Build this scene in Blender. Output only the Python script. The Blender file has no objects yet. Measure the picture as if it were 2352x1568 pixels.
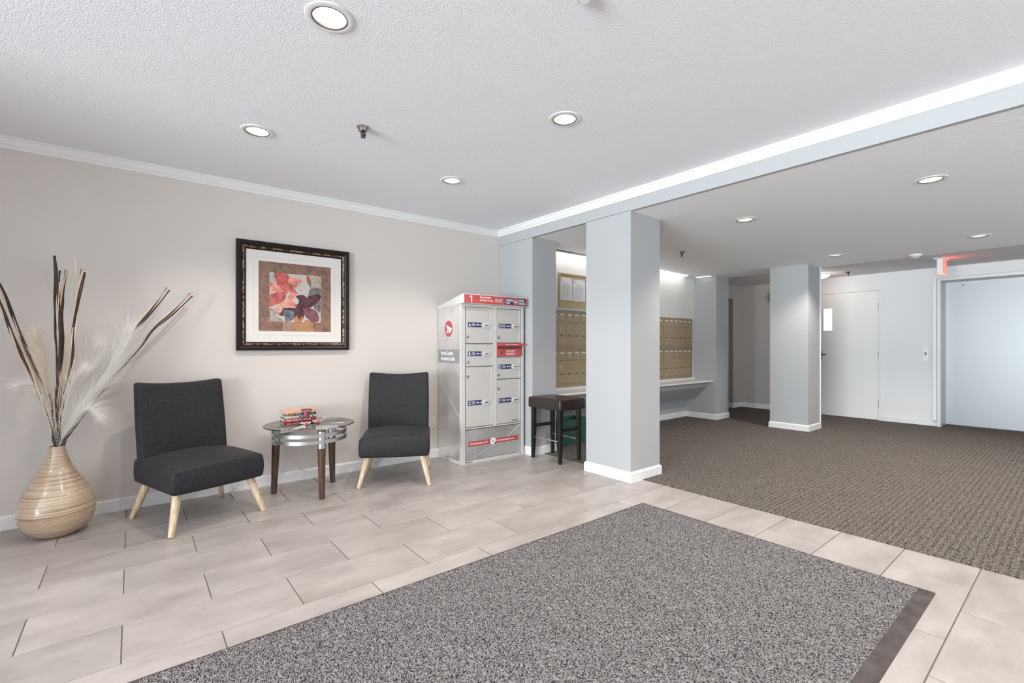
import bpy, bmesh, math, random
import numpy as np
from mathutils import Vector, Matrix
from mathutils.geometry import delaunay_2d_cdt
R = math.radians
rnd = random.Random(7)
scene = bpy.context.scene
col = scene.collection

# ------------------------------------------------------------------ camera, world, lights, exposure
cam_d = bpy.data.cameras.new('camera'); cam = bpy.data.objects.new('camera', cam_d); col.objects.link(cam)
cam_d.sensor_width = 36.0; cam_d.sensor_fit = 'HORIZONTAL'; cam_d.lens = 36.0 * 1080.0 / 2352.0
cam_d.shift_y = 9.0 / 2352.0; cam_d.clip_start = 0.05; cam_d.clip_end = 100
cam.location = (0, 0, 1.25); cam.rotation_euler = (R(90), 0, R(-38.94))
scene.camera = cam
w = bpy.data.worlds.new('world'); scene.world = w; w.use_nodes = True
bg = w.node_tree.nodes['Background']; bg.inputs[0].default_value = (0.86, 0.92, 1.0, 1); bg.inputs[1].default_value = 1.0
vs = scene.view_settings; vs.view_transform = 'Standard'; vs.look = 'None'; vs.gamma = 1.0; vs.use_curve_mapping = False
vs.exposure = 0.0
try: scene.display_settings.display_device = 'sRGB'
except Exception: pass
def area(name, loc, rot, sx, sy, energy, color=(1, 1, 1), spread=180):
    l = bpy.data.lights.new(name, 'AREA'); l.shape = 'RECTANGLE'; l.size = sx; l.size_y = sy; l.energy = energy; l.color = color
    l.spread = R(spread)
    o = bpy.data.objects.new(name, l); col.objects.link(o); o.location = loc; o.rotation_euler = rot; return o
# daylight through the glazed entrance behind the camera and fill light at an added window on the right
area('entrance_daylight', (-7.35, -0.3, 1.35), (R(112), 0, R(-90)), 4.6, 2.2, 930, (0.90, 0.95, 1.0), 125)
area('right_fill_light', (5.6, -2.62, 1.40), (R(-125), 0, R(180)), 7.0, 1.9, 60, (0.92, 0.96, 1.0))  # added fill, tilted up to brighten the lower ceiling
DOWN_W = 58.0      # each recessed downlight
TUBE_W = 2.5      # fluorescent over the letter boxes

# ------------------------------------------------------------------ helpers
def link(o, parent=None):
    col.objects.link(o)
    if parent is not None: o.parent = parent
    return o
def tag(o, label=None, cat=None, group=None, kind=None):
    if label: o['label'] = label
    if cat: o['category'] = cat
    if group: o['group'] = group
    if kind: o['kind'] = kind
    return o
def thing(name, label, cat, loc=(0, 0, 0), rz=0.0, group=None):
    o = bpy.data.objects.new(name, None); o.empty_display_size = 0.1; link(o)
    o.location = loc; o.rotation_euler = (0, 0, rz)
    return tag(o, label, cat, group)
def dup(o, parent=None):
    c = o.copy(); col.objects.link(c); c.parent = parent
    for ch in list(o.children): dup(ch, c)
    return c
class M:
    def __init__(s): s.v = []; s.f = []; s.m = []; s.mi = 0; s.T = None
    def add(s, vs_, fs):
        n = len(s.v)
        for p in vs_:
            p = Vector(p)
            s.v.append(tuple(s.T @ p) if s.T else tuple(p))
        for f in fs: s.f.append([i + n for i in f]); s.m.append(s.mi)
        return s
    def box(s, a, b):
        x0, y0, z0 = a; x1, y1, z1 = b
        return s.add([(x0,y0,z0),(x1,y0,z0),(x1,y1,z0),(x0,y1,z0),(x0,y0,z1),(x1,y0,z1),(x1,y1,z1),(x0,y1,z1)],
                     [(0,3,2,1),(4,5,6,7),(0,1,5,4),(1,2,6,5),(2,3,7,6),(3,0,4,7)])
    def poly(s, pts): return s.add(pts, [tuple(range(len(pts)))])
    def prism(s, pts, d):
        n = len(pts); d = Vector(d); a = [Vector(p) for p in pts]
        return s.add(a + [p + d for p in a], [tuple(range(n))[::-1], tuple(range(n, 2*n))] + [(i, (i+1) % n, n+(i+1) % n, n+i) for i in range(n)])
    def tube(s, pts, rad, n=8, caps=True):
        pts = [Vector(p) for p in pts]; k = len(pts)
        rr = rad if hasattr(rad, '__len__') else [rad]*k
        prev = None; rings = []
        for i, p in enumerate(pts):
            t = (pts[min(i+1, k-1)] - pts[max(i-1, 0)]).normalized()
            if prev is None:
                u = t.orthogonal().normalized()
            else:
                u = (prev - t*prev.dot(t)).normalized()
            prev = u; v = t.cross(u)
            rings.append([p + (u*math.cos(2*math.pi*j/n) + v*math.sin(2*math.pi*j/n))*rr[i] for j in range(n)])
        fs = []
        for i in range(k-1):
            for j in range(n):
                fs.append((i*n+j, i*n+(j+1) % n, (i+1)*n+(j+1) % n, (i+1)*n+j))
        if caps: fs += [tuple(range(n))[::-1], tuple(range((k-1)*n, k*n))]
        return s.add([q for r in rings for q in r], fs)
    def lathe(s, prof, n=32, c=(0, 0, 0), closed=False, cap=True):
        vs_ = []; fs = []
        for r, z in prof:
            for j in range(n):
                a = 2*math.pi*j/n; vs_.append((c[0]+r*math.cos(a), c[1]+r*math.sin(a), c[2]+z))
        k = len(prof)
        for i in range(k-1):
            for j in range(n): fs.append((i*n+j, i*n+(j+1) % n, (i+1)*n+(j+1) % n, (i+1)*n+j))
        if not closed:
            if not cap: pass
            elif prof[0][0] > 1e-5: fs.append(tuple(range(n))[::-1])
            if cap and prof[-1][0] > 1e-5: fs.append(tuple(range((k-1)*n, k*n)))
        else:
            for j in range(n): fs.append(((k-1)*n+j, (k-1)*n+(j+1) % n, (j+1) % n, j))
        return s.add(vs_, fs)
    def disc(s, c, r, ax='y', n=24, rz=None):
        rz = rz or r
        pts = []
        for j in range(n):
            a = 2*math.pi*j/n; u = r*math.cos(a); v = rz*math.sin(a)
            pts.append((c[0]+u, c[1], c[2]+v) if ax == 'y' else ((c[0], c[1]-u, c[2]+v) if ax == 'x' else (c[0]+u, c[1]+v, c[2])))
        return s.poly(pts)
    def mesh(s, name, mats, smooth=False, merge=False):
        me = bpy.data.meshes.new(name); me.from_pydata(s.v, [], s.f)
        for m_ in (mats if isinstance(mats, (list, tuple)) else [mats]): me.materials.append(m_)
        me.polygons.foreach_set('material_index', s.m)
        if merge:
            b = bmesh.new(); b.from_mesh(me); bmesh.ops.remove_doubles(b, verts=b.verts, dist=1e-5); b.to_mesh(me); b.free()
        b = bmesh.new(); b.from_mesh(me); bmesh.ops.recalc_face_normals(b, faces=b.faces); b.to_mesh(me); b.free()
        if smooth:
            me.polygons.foreach_set('use_smooth', [True]*len(me.polygons))
            try: me.set_sharp_from_angle(angle=R(smooth if smooth is not True else 40))
            except Exception: pass
        me.update(); return me
    def obj(s, name, mats, parent=None, smooth=False, bevel=0, segs=2, merge=False):
        o = bpy.data.objects.new(name, s.mesh(name, mats, smooth, merge)); link(o, parent)
        if bevel:
            b = o.modifiers.new('bevel', 'BEVEL'); b.width = bevel; b.segments = segs; b.limit_method = 'ANGLE'; b.angle_limit = R(50)
        return o
def gridbox(a, b, n, fn):
    """box surface cut into a grid and deformed by fn"""
    bm = bmesh.new(); m = {}
    nx, ny, nz = n
    def V(i, j, k):
        key = (i, j, k)
        if key not in m:
            m[key] = bm.verts.new(fn(a[0]+(b[0]-a[0])*i/nx, a[1]+(b[1]-a[1])*j/ny, a[2]+(b[2]-a[2])*k/nz))
        return m[key]
    for i in range(nx):
        for j in range(ny):
            for k in (0, nz):
                bm.faces.new([V(i,j,k), V(i+1,j,k), V(i+1,j+1,k), V(i,j+1,k)])
    for i in range(nx):
        for k in range(nz):
            for j in (0, ny): bm.faces.new([V(i,j,k), V(i+1,j,k), V(i+1,j,k+1), V(i,j,k+1)])
    for j in range(ny):
        for k in range(nz):
            for i in (0, nx): bm.faces.new([V(i,j,k), V(i,j+1,k), V(i,j+1,k+1), V(i,j,k+1)])
    bmesh.ops.recalc_face_normals(bm, faces=bm.faces)
    return bm
def bm_obj(name, bm, mat_, parent=None, bevel=0, segs=4, angle=50):
    me = bpy.data.meshes.new(name); bm.to_mesh(me); bm.free(); me.materials.append(mat_)
    me.polygons.foreach_set('use_smooth', [True]*len(me.polygons)); me.update()
    o = bpy.data.objects.new(name, me); link(o, parent)
    if bevel:
        b = o.modifiers.new('bevel', 'BEVEL'); b.width = bevel; b.segments = segs; b.limit_method = 'ANGLE'; b.angle_limit = R(angle)
        b.harden_normals = False
    return o
def text(name, s, size, mat_, parent, mtx, align='LEFT', bold=0.0, sx=1.0, spacing=1.0):
    c = bpy.data.curves.new(name, 'FONT'); c.body = s; c.size = size; c.align_x = align; c.align_y = 'BOTTOM_BASELINE'
    c.extrude = 0.0004; c.offset = bold; c.space_line = spacing; c.resolution_u = 3
    t = bpy.data.objects.new(name, c)
    me = bpy.data.meshes.new_from_object(t); bpy.data.objects.remove(t); bpy.data.curves.remove(c)
    me.transform(mtx @ Matrix.Diagonal((sx, 1, 1, 1))); me.materials.clear(); me.materials.append(mat_)
    o = bpy.data.objects.new(name, me); return link(o, parent)
def face_y(x, y, z):   # text lying on a surface that faces -Y, reading along +X
    return Matrix.Translation((x, y, z)) @ Matrix.Rotation(R(90), 4, 'X')
def face_x(x, y, z):   # on a surface that faces -X, reading along -Y
    return Matrix.Translation((x, y, z)) @ Matrix.Rotation(R(-90), 4, 'Z') @ Matrix.Rotation(R(90), 4, 'X')

# ------------------------------------------------------------------ materials
def nt(name):
    m = bpy.data.materials.new(name); m.use_nodes = True; t = m.node_tree; return m, t, t.nodes['Principled BSDF']
def N(t, typ, **kw):
    n = t.nodes.new(typ)
    for k, v in kw.items():
        if k.startswith('_'): setattr(n, k[1:], v)
        else: n.inputs[k].default_value = v
    return n
def L(t, a, b): t.links.new(a, b)
def plain(name, c, rough=0.5, metal=0.0, coat=0.0, spec=0.5, var=0.0, vscale=8.0, bump=0.0, bscale=200.0, bdist=0.001):
    m, t, b = nt(name)
    b.inputs['Base Color'].default_value = (*c, 1); b.inputs['Roughness'].default_value = rough; b.inputs['Metallic'].default_value = metal
    b.inputs['Coat Weight'].default_value = coat; b.inputs['Specular IOR Level'].default_value = spec
    if var or bump: g = N(t, 'ShaderNodeTexCoord')
    if var:
        n = N(t, 'ShaderNodeTexNoise', Scale=vscale, Detail=4.0); L(t, g.outputs['Object'], n.inputs['Vector'])
        r = N(t, 'ShaderNodeValToRGB'); L(t, n.outputs['Fac'], r.inputs['Fac'])
        r.color_ramp.elements[0].position = 0.3; r.color_ramp.elements[1].position = 0.7
        r.color_ramp.elements[0].color = (*[x*(1-var) for x in c], 1); r.color_ramp.elements[1].color = (*[min(1, x*(1+var)) for x in c], 1)
        L(t, r.outputs[0], b.inputs['Base Color'])
    if bump:
        n = N(t, 'ShaderNodeTexNoise', Scale=bscale, Detail=3.0); L(t, g.outputs['Object'], n.inputs['Vector'])
        bp_ = N(t, 'ShaderNodeBump', Strength=bump, Distance=bdist); L(t, n.outputs['Fac'], bp_.inputs['Height']); L(t, bp_.outputs[0], b.inputs['Normal'])
    return m
def emit(name, c, s):
    m, t, b = nt(name); b.inputs['Base Color'].default_value = (*c, 1); b.inputs['Emission Color'].default_value = (*c, 1); b.inputs['Emission Strength'].default_value = s
    return m
WALL_WARM = plain('greige_wall_paint', (0.655, 0.61, 0.58), 0.75, bump=0.25, bscale=90, bdist=0.002)
WALL_GREY = plain('grey_wall_paint', (0.43, 0.437, 0.450), 0.6, bump=0.25, bscale=90, bdist=0.002)
WALL_FAR = plain('pale_grey_wall_paint', (0.79, 0.79, 0.81), 0.6, bump=0.2, bscale=90, bdist=0.002)
WALL_WHITE = plain('white_wall_paint', (0.80, 0.79, 0.77), 0.6, bump=0.2, bscale=90, bdist=0.002)
TRIM = plain('white_gloss_trim', (0.79, 0.79, 0.79), 0.35)
WHITE = plain('white_plastic', (0.85, 0.85, 0.85), 0.4)
def ceiling_mat(name, scale, strength, c=(0.88, 0.89, 0.93)):
    m, t, b = nt(name); b.inputs['Base Color'].default_value = (*c, 1); b.inputs['Roughness'].default_value = 0.85
    g = N(t, 'ShaderNodeTexCoord')
    n1 = N(t, 'ShaderNodeTexNoise', Scale=scale, Detail=4.0, Roughness=0.6); L(t, g.outputs['Object'], n1.inputs['Vector'])
    v = N(t, 'ShaderNodeTexVoronoi', Scale=scale*0.8); L(t, g.outputs['Object'], v.inputs['Vector'])
    r = N(t, 'ShaderNodeMapRange'); r.inputs[1].default_value = 0.0; r.inputs[2].default_value = 0.35; r.inputs[3].default_value = 1; r.inputs[4].default_value = 0
    L(t, v.outputs['Distance'], r.inputs[0])
    a = N(t, 'ShaderNodeMath', _operation='MULTIPLY_ADD'); L(t, r.outputs[0], a.inputs[0]); a.inputs[1].default_value = 0.5; L(t, n1.outputs['Fac'], a.inputs[2])
    bp_ = N(t, 'ShaderNodeBump', Strength=strength, Distance=0.006); L(t, a.outputs[0], bp_.inputs['Height']); L(t, bp_.outputs[0], b.inputs['Normal'])
    return m
CEIL = ceiling_mat('stippled_ceiling_plaster', 120, 0.45)
CEIL2 = ceiling_mat('coarse_stippled_ceiling_plaster', 80, 0.7, (0.93, 0.935, 0.955))
CEIL3 = plain('smooth_ceiling_paint', (0.70, 0.69, 0.695), 0.8, bump=0.2, bscale=60, bdist=0.002)
WALL_ALC = plain('warm_lit_wall_paint', (0.50, 0.465, 0.445), 0.7, bump=0.2, bscale=90, bdist=0.002)  # greige paint with the far alcove's warm light put into the colour
def tile_mat():
    m, t, b = nt('grey_beige_porcelain'); b.inputs['Roughness'].default_value = 0.34
    g = N(t, 'ShaderNodeNewGeometry'); oi = N(t, 'ShaderNodeObjectInfo')
    mp = N(t, 'ShaderNodeVectorMath', _operation='MULTIPLY_ADD'); L(t, g.outputs['Position'], mp.inputs[0]); mp.inputs[1].default_value = (1, 2.2, 1)
    cm = N(t, 'ShaderNodeCombineXYZ'); L(t, oi.outputs['Random'], cm.inputs[2]); sc = N(t, 'ShaderNodeVectorMath', _operation='SCALE'); L(t, cm.outputs[0], sc.inputs[0]); sc.inputs['Scale'].default_value = 40
    L(t, sc.outputs[0], mp.inputs[2])
    n1 = N(t, 'ShaderNodeTexNoise', Scale=2.2, Detail=7.0, Roughness=0.62); L(t, mp.outputs[0], n1.inputs['Vector'])
    r = N(t, 'ShaderNodeValToRGB'); L(t, n1.outputs['Fac'], r.inputs['Fac'])
    e = r.color_ramp.elements; e[0].position = 0.3; e[0].color = (0.30, 0.268, 0.25, 1); e[1].position = 0.72; e[1].color = (0.475, 0.44, 0.42, 1)
    n2 = N(t, 'ShaderNodeTexNoise', Scale=16, Detail=5.0, Distortion=1.5); L(t, mp.outputs[0], n2.inputs['Vector'])
    r2 = N(t, 'ShaderNodeValToRGB'); L(t, n2.outputs['Fac'], r2.inputs['Fac']); e = r2.color_ramp.elements
    e[0].position = 0.62; e[0].color = (0, 0, 0, 1); e[1].position = 0.80; e[1].color = (0.20, 0.20, 0.20, 1)
    mx = N(t, 'ShaderNodeMix', _data_type='RGBA'); L(t, r2.outputs[0], mx.inputs[0]); L(t, r.outputs[0], mx.inputs[6]); mx.inputs[7].default_value = (0.58, 0.55, 0.53, 1)
    mv = N(t, 'ShaderNodeMapRange'); L(t, oi.outputs['Random'], mv.inputs[0]); mv.inputs[3].default_value = 0.94; mv.inputs[4].default_value = 1.06
    hs = N(t, 'ShaderNodeHueSaturation'); L(t, mx.outputs[2], hs.inputs['Color']); L(t, mv.outputs[0], hs.inputs['Value']); L(t, hs.outputs[0], b.inputs['Base Color'])
    bp_ = N(t, 'ShaderNodeBump', Strength=0.15, Distance=0.001); L(t, n2.outputs['Fac'], bp_.inputs['Height']); L(t, bp_.outputs[0], b.inputs['Normal'])
    return m
TILE = tile_mat()
GROUT = plain('grey_grout', (0.17, 0.15, 0.14), 0.9)
def carpet_mat():
    m, t, b = nt('brown_grey_loop_carpet'); b.inputs['Roughness'].default_value = 0.95; b.inputs['Specular IOR Level'].default_value = 0.1
    g = N(t, 'ShaderNodeNewGeometry')
    st = N(t, 'ShaderNodeVectorMath', _operation='MULTIPLY'); L(t, g.outputs['Position'], st.inputs[0]); st.inputs[1].default_value = (0.75, 1.25, 1)
    n1 = N(t, 'ShaderNodeTexNoise', Scale=130, Detail=2.0, Roughness=0.5); L(t, st.outputs[0], n1.inputs['Vector'])
    wv = N(t, 'ShaderNodeTexWave', Scale=8.5, Distortion=0.4, Detail=1.0); wv.bands_direction = 'Y'; wv.inputs['Detail Scale'].default_value = 3; L(t, g.outputs['Position'], wv.inputs['Vector'])
    mm = N(t, 'ShaderNodeMath', _operation='MULTIPLY_ADD'); L(t, wv.outputs['Fac'], mm.inputs[0]); mm.inputs[1].default_value = 0.06; L(t, n1.outputs['Fac'], mm.inputs[2])
    r = N(t, 'ShaderNodeValToRGB'); L(t, mm.outputs[0], r.inputs['Fac']); e = r.color_ramp.elements
    e[0].position = 0.40; e[0].color = (0.020, 0.017, 0.015, 1); e[1].position = 0.62; e[1].color = (0.225, 0.20, 0.18, 1)
    L(t, r.outputs[0], b.inputs['Base Color'])
    bp_ = N(t, 'ShaderNodeBump', Strength=0.8, Distance=0.006); L(t, n1.outputs['Fac'], bp_.inputs['Height']); L(t, bp_.outputs[0], b.inputs['Normal'])
    return m
CARPET = carpet_mat()
def mat_pile():
    m, t, b = nt('grey_fleck_mat_pile'); b.inputs['Roughness'].default_value = 0.9; b.inputs['Specular IOR Level'].default_value = 0.15
    g = N(t, 'ShaderNodeNewGeometry')
    st = N(t, 'ShaderNodeVectorMath', _operation='MULTIPLY'); L(t, g.outputs['Position'], st.inputs[0]); st.inputs[1].default_value = (1.35, 0.75, 1)
    n1 = N(t, 'ShaderNodeTexNoise', Scale=165, Detail=1.5, Distortion=0.3); L(t, st.outputs[0], n1.inputs['Vector'])
    n3 = N(t, 'ShaderNodeTexNoise', Scale=1.3, Detail=2.0); L(t, g.outputs['Position'], n3.inputs['Vector'])
    r = N(t, 'ShaderNodeValToRGB'); L(t, n1.outputs['Fac'], r.inputs['Fac']); e = r.color_ramp.elements
    e[0].position = 0.38; e[0].color = (0.016, 0.014, 0.015, 1); e[1].position = 0.58; e[1].color = (0.25, 0.238, 0.242, 1)
    L(t, r.outputs[0], b.inputs['Base Color'])
    return m
PILE = mat_pile()
RUBBER = plain('dark_grey_rubber', (0.065, 0.053, 0.052), 0.75, var=0.4, vscale=14, bump=0.2, bscale=60)
def fabric():
    m, t, b = nt('charcoal_woven_fabric'); b.inputs['Roughness'].default_value = 0.62; b.inputs['Specular IOR Level'].default_value = 0.3; b.inputs['Sheen Weight'].default_value = 0.05; b.inputs['Sheen Roughness'].default_value = 0.4
    g = N(t, 'ShaderNodeTexCoord')
    sc = N(t, 'ShaderNodeVectorMath', _operation='MULTIPLY'); L(t, g.outputs['Object'], sc.inputs[0]); sc.inputs[1].default_value = (1.5, 1, 0.7)
    n1 = N(t, 'ShaderNodeTexNoise', Scale=190, Detail=3.0); L(t, sc.outputs[0], n1.inputs['Vector'])
    r = N(t, 'ShaderNodeValToRGB'); L(t, n1.outputs['Fac'], r.inputs['Fac']); e = r.color_ramp.elements
    e[0].position = 0.35; e[0].color = (0.005, 0.005, 0.006, 1); e[1].position = 0.7; e[1].color = (0.036, 0.036, 0.041, 1)
    L(t, r.outputs[0], b.inputs['Base Color'])
    bp_ = N(t, 'ShaderNodeBump', Strength=0.5, Distance=0.001); L(t, n1.outputs['Fac'], bp_.inputs['Height']); L(t, bp_.outputs[0], b.inputs['Normal'])
    return m
FABRIC = fabric()
def wood(name, c0, c1, rough, scale=(14, 14, 1.6)):
    m, t, b = nt(name); b.inputs['Roughness'].default_value = rough
    g = N(t, 'ShaderNodeTexCoord'); sc = N(t, 'ShaderNodeVectorMath', _operation='MULTIPLY'); L(t, g.outputs['Object'], sc.inputs[0]); sc.inputs[1].default_value = scale
    n1 = N(t, 'ShaderNodeTexNoise', Scale=3.5, Detail=5.0, Distortion=0.6); L(t, sc.outputs[0], n1.inputs['Vector'])
    r = N(t, 'ShaderNodeValToRGB'); L(t, n1.outputs['Fac'], r.inputs['Fac']); e = r.color_ramp.elements
    e[0].position = 0.35; e[0].color = (*c0, 1); e[1].position = 0.68; e[1].color = (*c1, 1); L(t, r.outputs[0], b.inputs['Base Color'])
    return m
BEECH = wood('pale_beech', (0.50, 0.36, 0.23), (0.72, 0.57, 0.42), 0.45)
WALNUT = wood('dark_walnut', (0.045, 0.026, 0.018), (0.12, 0.07, 0.045), 0.32)
BLACKWOOD = plain('black_lacquered_wood', (0.012, 0.011, 0.010), 0.28)
LEATHER = plain('dark_brown_leatherette', (0.028, 0.02, 0.018), 0.3, bump=0.15, bscale=120)
SILVER = plain('brushed_silver_metal', (0.55, 0.56, 0.57), 0.33, 0.9)
STEEL = plain('chrome', (0.75, 0.75, 0.75), 0.15, 1.0)
BLACKMETAL = plain('black_wire', (0.01, 0.01, 0.01), 0.4)
def glassy(name, c, rough=0.02, trans=1.0, ior=1.45, alpha=1.0):
    m, t, b = nt(name); b.inputs['Base Color'].default_value = (*c, 1); b.inputs['Roughness'].default_value = rough
    b.inputs['Transmission Weight'].default_value = trans; b.inputs['IOR'].default_value = ior
    return m
def thin_glass(name, c, fac):
    m, t, b = nt(name); b.inputs['Base Color'].default_value = (0.02, 0.03, 0.03, 1); b.inputs['Roughness'].default_value = 0.03
    tr = N(t, 'ShaderNodeBsdfTransparent'); tr.inputs[0].default_value = (*c, 1); mx = N(t, 'ShaderNodeMixShader'); fr = N(t, 'ShaderNodeFresnel', IOR=1.6)
    ad = N(t, 'ShaderNodeMath', _operation='ADD', _use_clamp=True); L(t, fr.outputs[0], ad.inputs[0]); ad.inputs[1].default_value = fac
    gl = N(t, 'ShaderNodeBsdfGlossy', Roughness=0.02); gl.inputs[0].default_value = (1, 1, 1, 1)
    L(t, ad.outputs[0], mx.inputs[0]); L(t, tr.outputs[0], mx.inputs[1]); L(t, gl.outputs[0], mx.inputs[2])
    L(t, mx.outputs[0], t.nodes['Material Output'].inputs['Surface']); return m
SMOKED = thin_glass('grey_tinted_glass', (0.84, 0.82, 0.81), 0.03)
CLEAR = thin_glass('clear_glass', (0.93, 0.96, 0.95), 0.03)

# ------------------------------------------------------------------ the setting
def struct(o): o['kind'] = 'structure'; return o
def room(name, a, b, mat_): return struct(M().box(a, b).obj(name, mat_))
XB = 3.53; YL = 4.64; ZC = 2.66
def zlow(x): return 2.48 - 0.01336*(x - XB)
def ceiling_sheet(name, x0, x1, y0, y1, zf, holes, mat_, r=0.073):
    vs2 = [Vector((x0, y0)), Vector((x1, y0)), Vector((x1, y1)), Vector((x0, y1))]; ed = [(0, 1), (1, 2), (2, 3), (3, 0)]
    for hx, hy in holes:
        n0 = len(vs2); k = 32
        for j in range(k): vs2.append(Vector((hx + r*math.cos(2*math.pi*j/k), hy + r*math.sin(2*math.pi*j/k))))
        ed += [(n0+j, n0+(j+1) % k) for j in range(k)]
    ov, oe, of, *_ = delaunay_2d_cdt(vs2, ed, [], 0, 1e-6)
    q = M(); q.v = [(p.x, p.y, zf(p.x)) for p in ov]
    for f in of:
        c = sum((ov[i] for i in f), Vector((0, 0)))/len(f)
        if not any((c - Vector(h)).length < r*0.98 for h in holes): q.f.append(list(f)[::-1]); q.m.append(0)
    o = q.obj(name, mat_)
    so = o.modifiers.new('thick', 'SOLIDIFY'); so.thickness = 0.012; so.offset = 1 if True else -1
    return struct(o)
UP = [(0.661, 2.066), (0.641, 3.461), (2.096, 2.072), (2.129, 3.452), (-2.6, 2.07), (-2.6, 3.46), (0.66, 0.60), (2.10, 0.58), (-2.6, 0.60), (0.66, -1.0), (2.10, -1.0)]
LOW = [(4.555, 0.752), (4.61, 2.117), (7.165, 2.127), (7.11, 0.780), (4.56, -0.95), (7.11, -0.95)]
room('floor', (-7.35, -2.85, -0.12), (10.3, 6.3, -0.004), GROUT)
floor = bpy.data.objects['floor']
ceiling = ceiling_sheet('ceiling', -7.35, XB, -2.85, YL, lambda x: ZC, UP, CEIL)
low_ceiling = ceiling_sheet('ceiling_lower', XB, 8.05, -2.85, 4.66, zlow, LOW, CEIL2)
room('ceiling_far', (8.05, -2.85, 2.45), (10.3, 6.3, 2.50), CEIL3)
room('ceiling_roof', (-7.35, -2.85, 2.95), (10.3, 6.3, 3.0), WALL_WHITE)
room('wall_header', (XB, -2.85, 2.478), (XB+0.04, YL, ZC+0.02), WALL_GREY)
room('wall_left', (-7.35, YL, -0.1), (XB+0.02, YL+0.15, 2.95), WALL_WARM)
room('wall_partition', (XB, 4.0, -0.004), (3.90, YL+0.15, 2.475), WALL_GREY)
# pillars
def pillar(name, x0, y0, x1, y1, z1, guard=False):
    o = room(name, (x0, y0, -0.004), (x1, y1, z1), WALL_GREY)
    t, h = 0.015, 0.097
    q = M(); q.lathe  # base moulding: four faces with a chamfered top edge
    def ring(e, z): return [(x0-e, y0-e, z), (x1+e, y0-e, z), (x1+e, y1+e, z), (x0-e, y1+e, z)]
    pts = ring(t, 0) + ring(t, h-0.017) + ring(0.001, h)
    q.add(pts, [(k*4+i, k*4+(i+1) % 4, (k+1)*4+(i+1) % 4, (k+1)*4+i) for k in range(2) for i in range(4)])
    b = q.obj('baseboard', TRIM, o)
    if guard:
        M().box((x1-0.004, y0-0.012, h), (x1+0.012, y0+0.004, z1)).obj('corner_guard', TRIM, o)
    return o
pillar('wall_pillar', 3.53, 2.65, 3.985, 3.19, zlow(3.75)+0.004)
pillar('wall_pillar', 7.59, 2.592, 8.055, 3.115, zlow(7.6)+0.002, True)
# letter box niche
room('wall_niche_lower', (3.90, 4.52, -0.004), (7.60, 4.66, 0.70), WALL_GREY)
room('wall_niche', (3.90, 4.37, 0.66), (7.60, 4.66, 2.475), WALL_WHITE)
room('wall_post', (7.60, 3.975, -0.004), (8.03, 4.66, 2.44), WALL_GREY)
# far lobby: passage wall, end wall, lift wall
room('wall_passage', (8.03, 4.53, -0.004), (8.42, 4.80, 2.46), WALL_ALC)
room('wall_passage', (9.33, 4.53, -0.004), (9.80, 4.88, 2.46), WALL_ALC)
room('wall_passage', (8.42, 4.53, 2.175), (9.33, 4.88, 2.46), WALL_ALC)
room('wall_passage_end', (8.03, 6.0, -0.004), (10.3, 6.1, 2.46), WALL_ALC)
room('wall_passage_side', (7.93, 4.66, -0.004), (8.03, 6.1, 2.46), WALL_ALC)
room('wall_passage_side', (10.2, 4.8, -0.004), (10.3, 6.1, 2.46), WALL_ALC)
FX = 9.65
room('wall_far', (FX, 3.18, -0.004), (FX+0.10, 4.60, 2.46), WALL_ALC)
room('wall_far', (FX, 1.515, -0.004), (FX+0.10, 2.235, 2.46), WALL_FAR)
room('wall_far', (FX, 2.235, 2.185), (FX+0.10, 3.18, 2.46), WALL_FAR)
room('wall_far', (FX, -0.15, 2.285), (FX+0.10, 1.515, 2.46), WALL_FAR)
room('wall_far', (FX, -2.85, -0.004), (FX+0.10, -0.15, 2.46), WALL_FAR)
room('wall_light_block', (-2.55, 2.85, -0.004), (-2.45, YL, 2.655), WALL_WARM)  # unseen wall added to keep entrance daylight off the left wall
# entrance wall with its glazing (behind the camera) and right-hand wall with a wide window added for fill light
for a, b in [((-7.2, -2.7, -0.004), (-7.1, -2.4, 2.95)), ((-7.2, 2.1, -0.004), (-7.1, 4.8, 2.95)), ((-7.2, -2.4, 2.4), (-7.1, 2.1, 2.95))]: room('wall_back', a, b, WALL_WARM)
for a, b in [((-7.2, -2.8, -0.004), (1.9, -2.7, 2.95)), ((9.3, -2.8, -0.004), (10.3, -2.7, 2.95)), ((1.9, -2.8, 2.38), (9.3, -2.7, 2.95)), ((1.9, -2.8, -0.004), (9.3, -2.7, 0.4))]: room('wall_right', a, b, WALL_WARM)
ALU = plain('white_window_frame', (0.75, 0.75, 0.76), 0.4)
w1 = M()
for y in (-2.4, -0.92, 0.56, 2.05): w1.box((-7.17, y, 0), (-7.12, y+0.05, 2.4))
w1.box((-7.17, -2.4, 2.35), (-7.12, 2.1, 2.4)).box((-7.17, -2.4, 0), (-7.12, 2.1, 0.08))
w1 = struct(w1.obj('window_1', ALU)); M().box((-7.147, -2.35, 0.08), (-7.143, 2.05, 2.35)).obj('pane', CLEAR, w1)
w2 = M()
for x in (1.9, 3.74, 5.58, 7.42, 9.25): w2.box((x, -2.77, 0.4), (x+0.05, -2.72, 2.38))
w2.box((1.9, -2.77, 0.4), (9.3, -2.72, 0.45)).box((1.9, -2.77, 2.33), (9.3, -2.72, 2.38))
w2 = struct(w2.obj('added_window', ALU)); M().box((1.95, -2.747, 0.45), (9.25, -2.743, 2.33)).obj('pane', CLEAR, w2)
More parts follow.
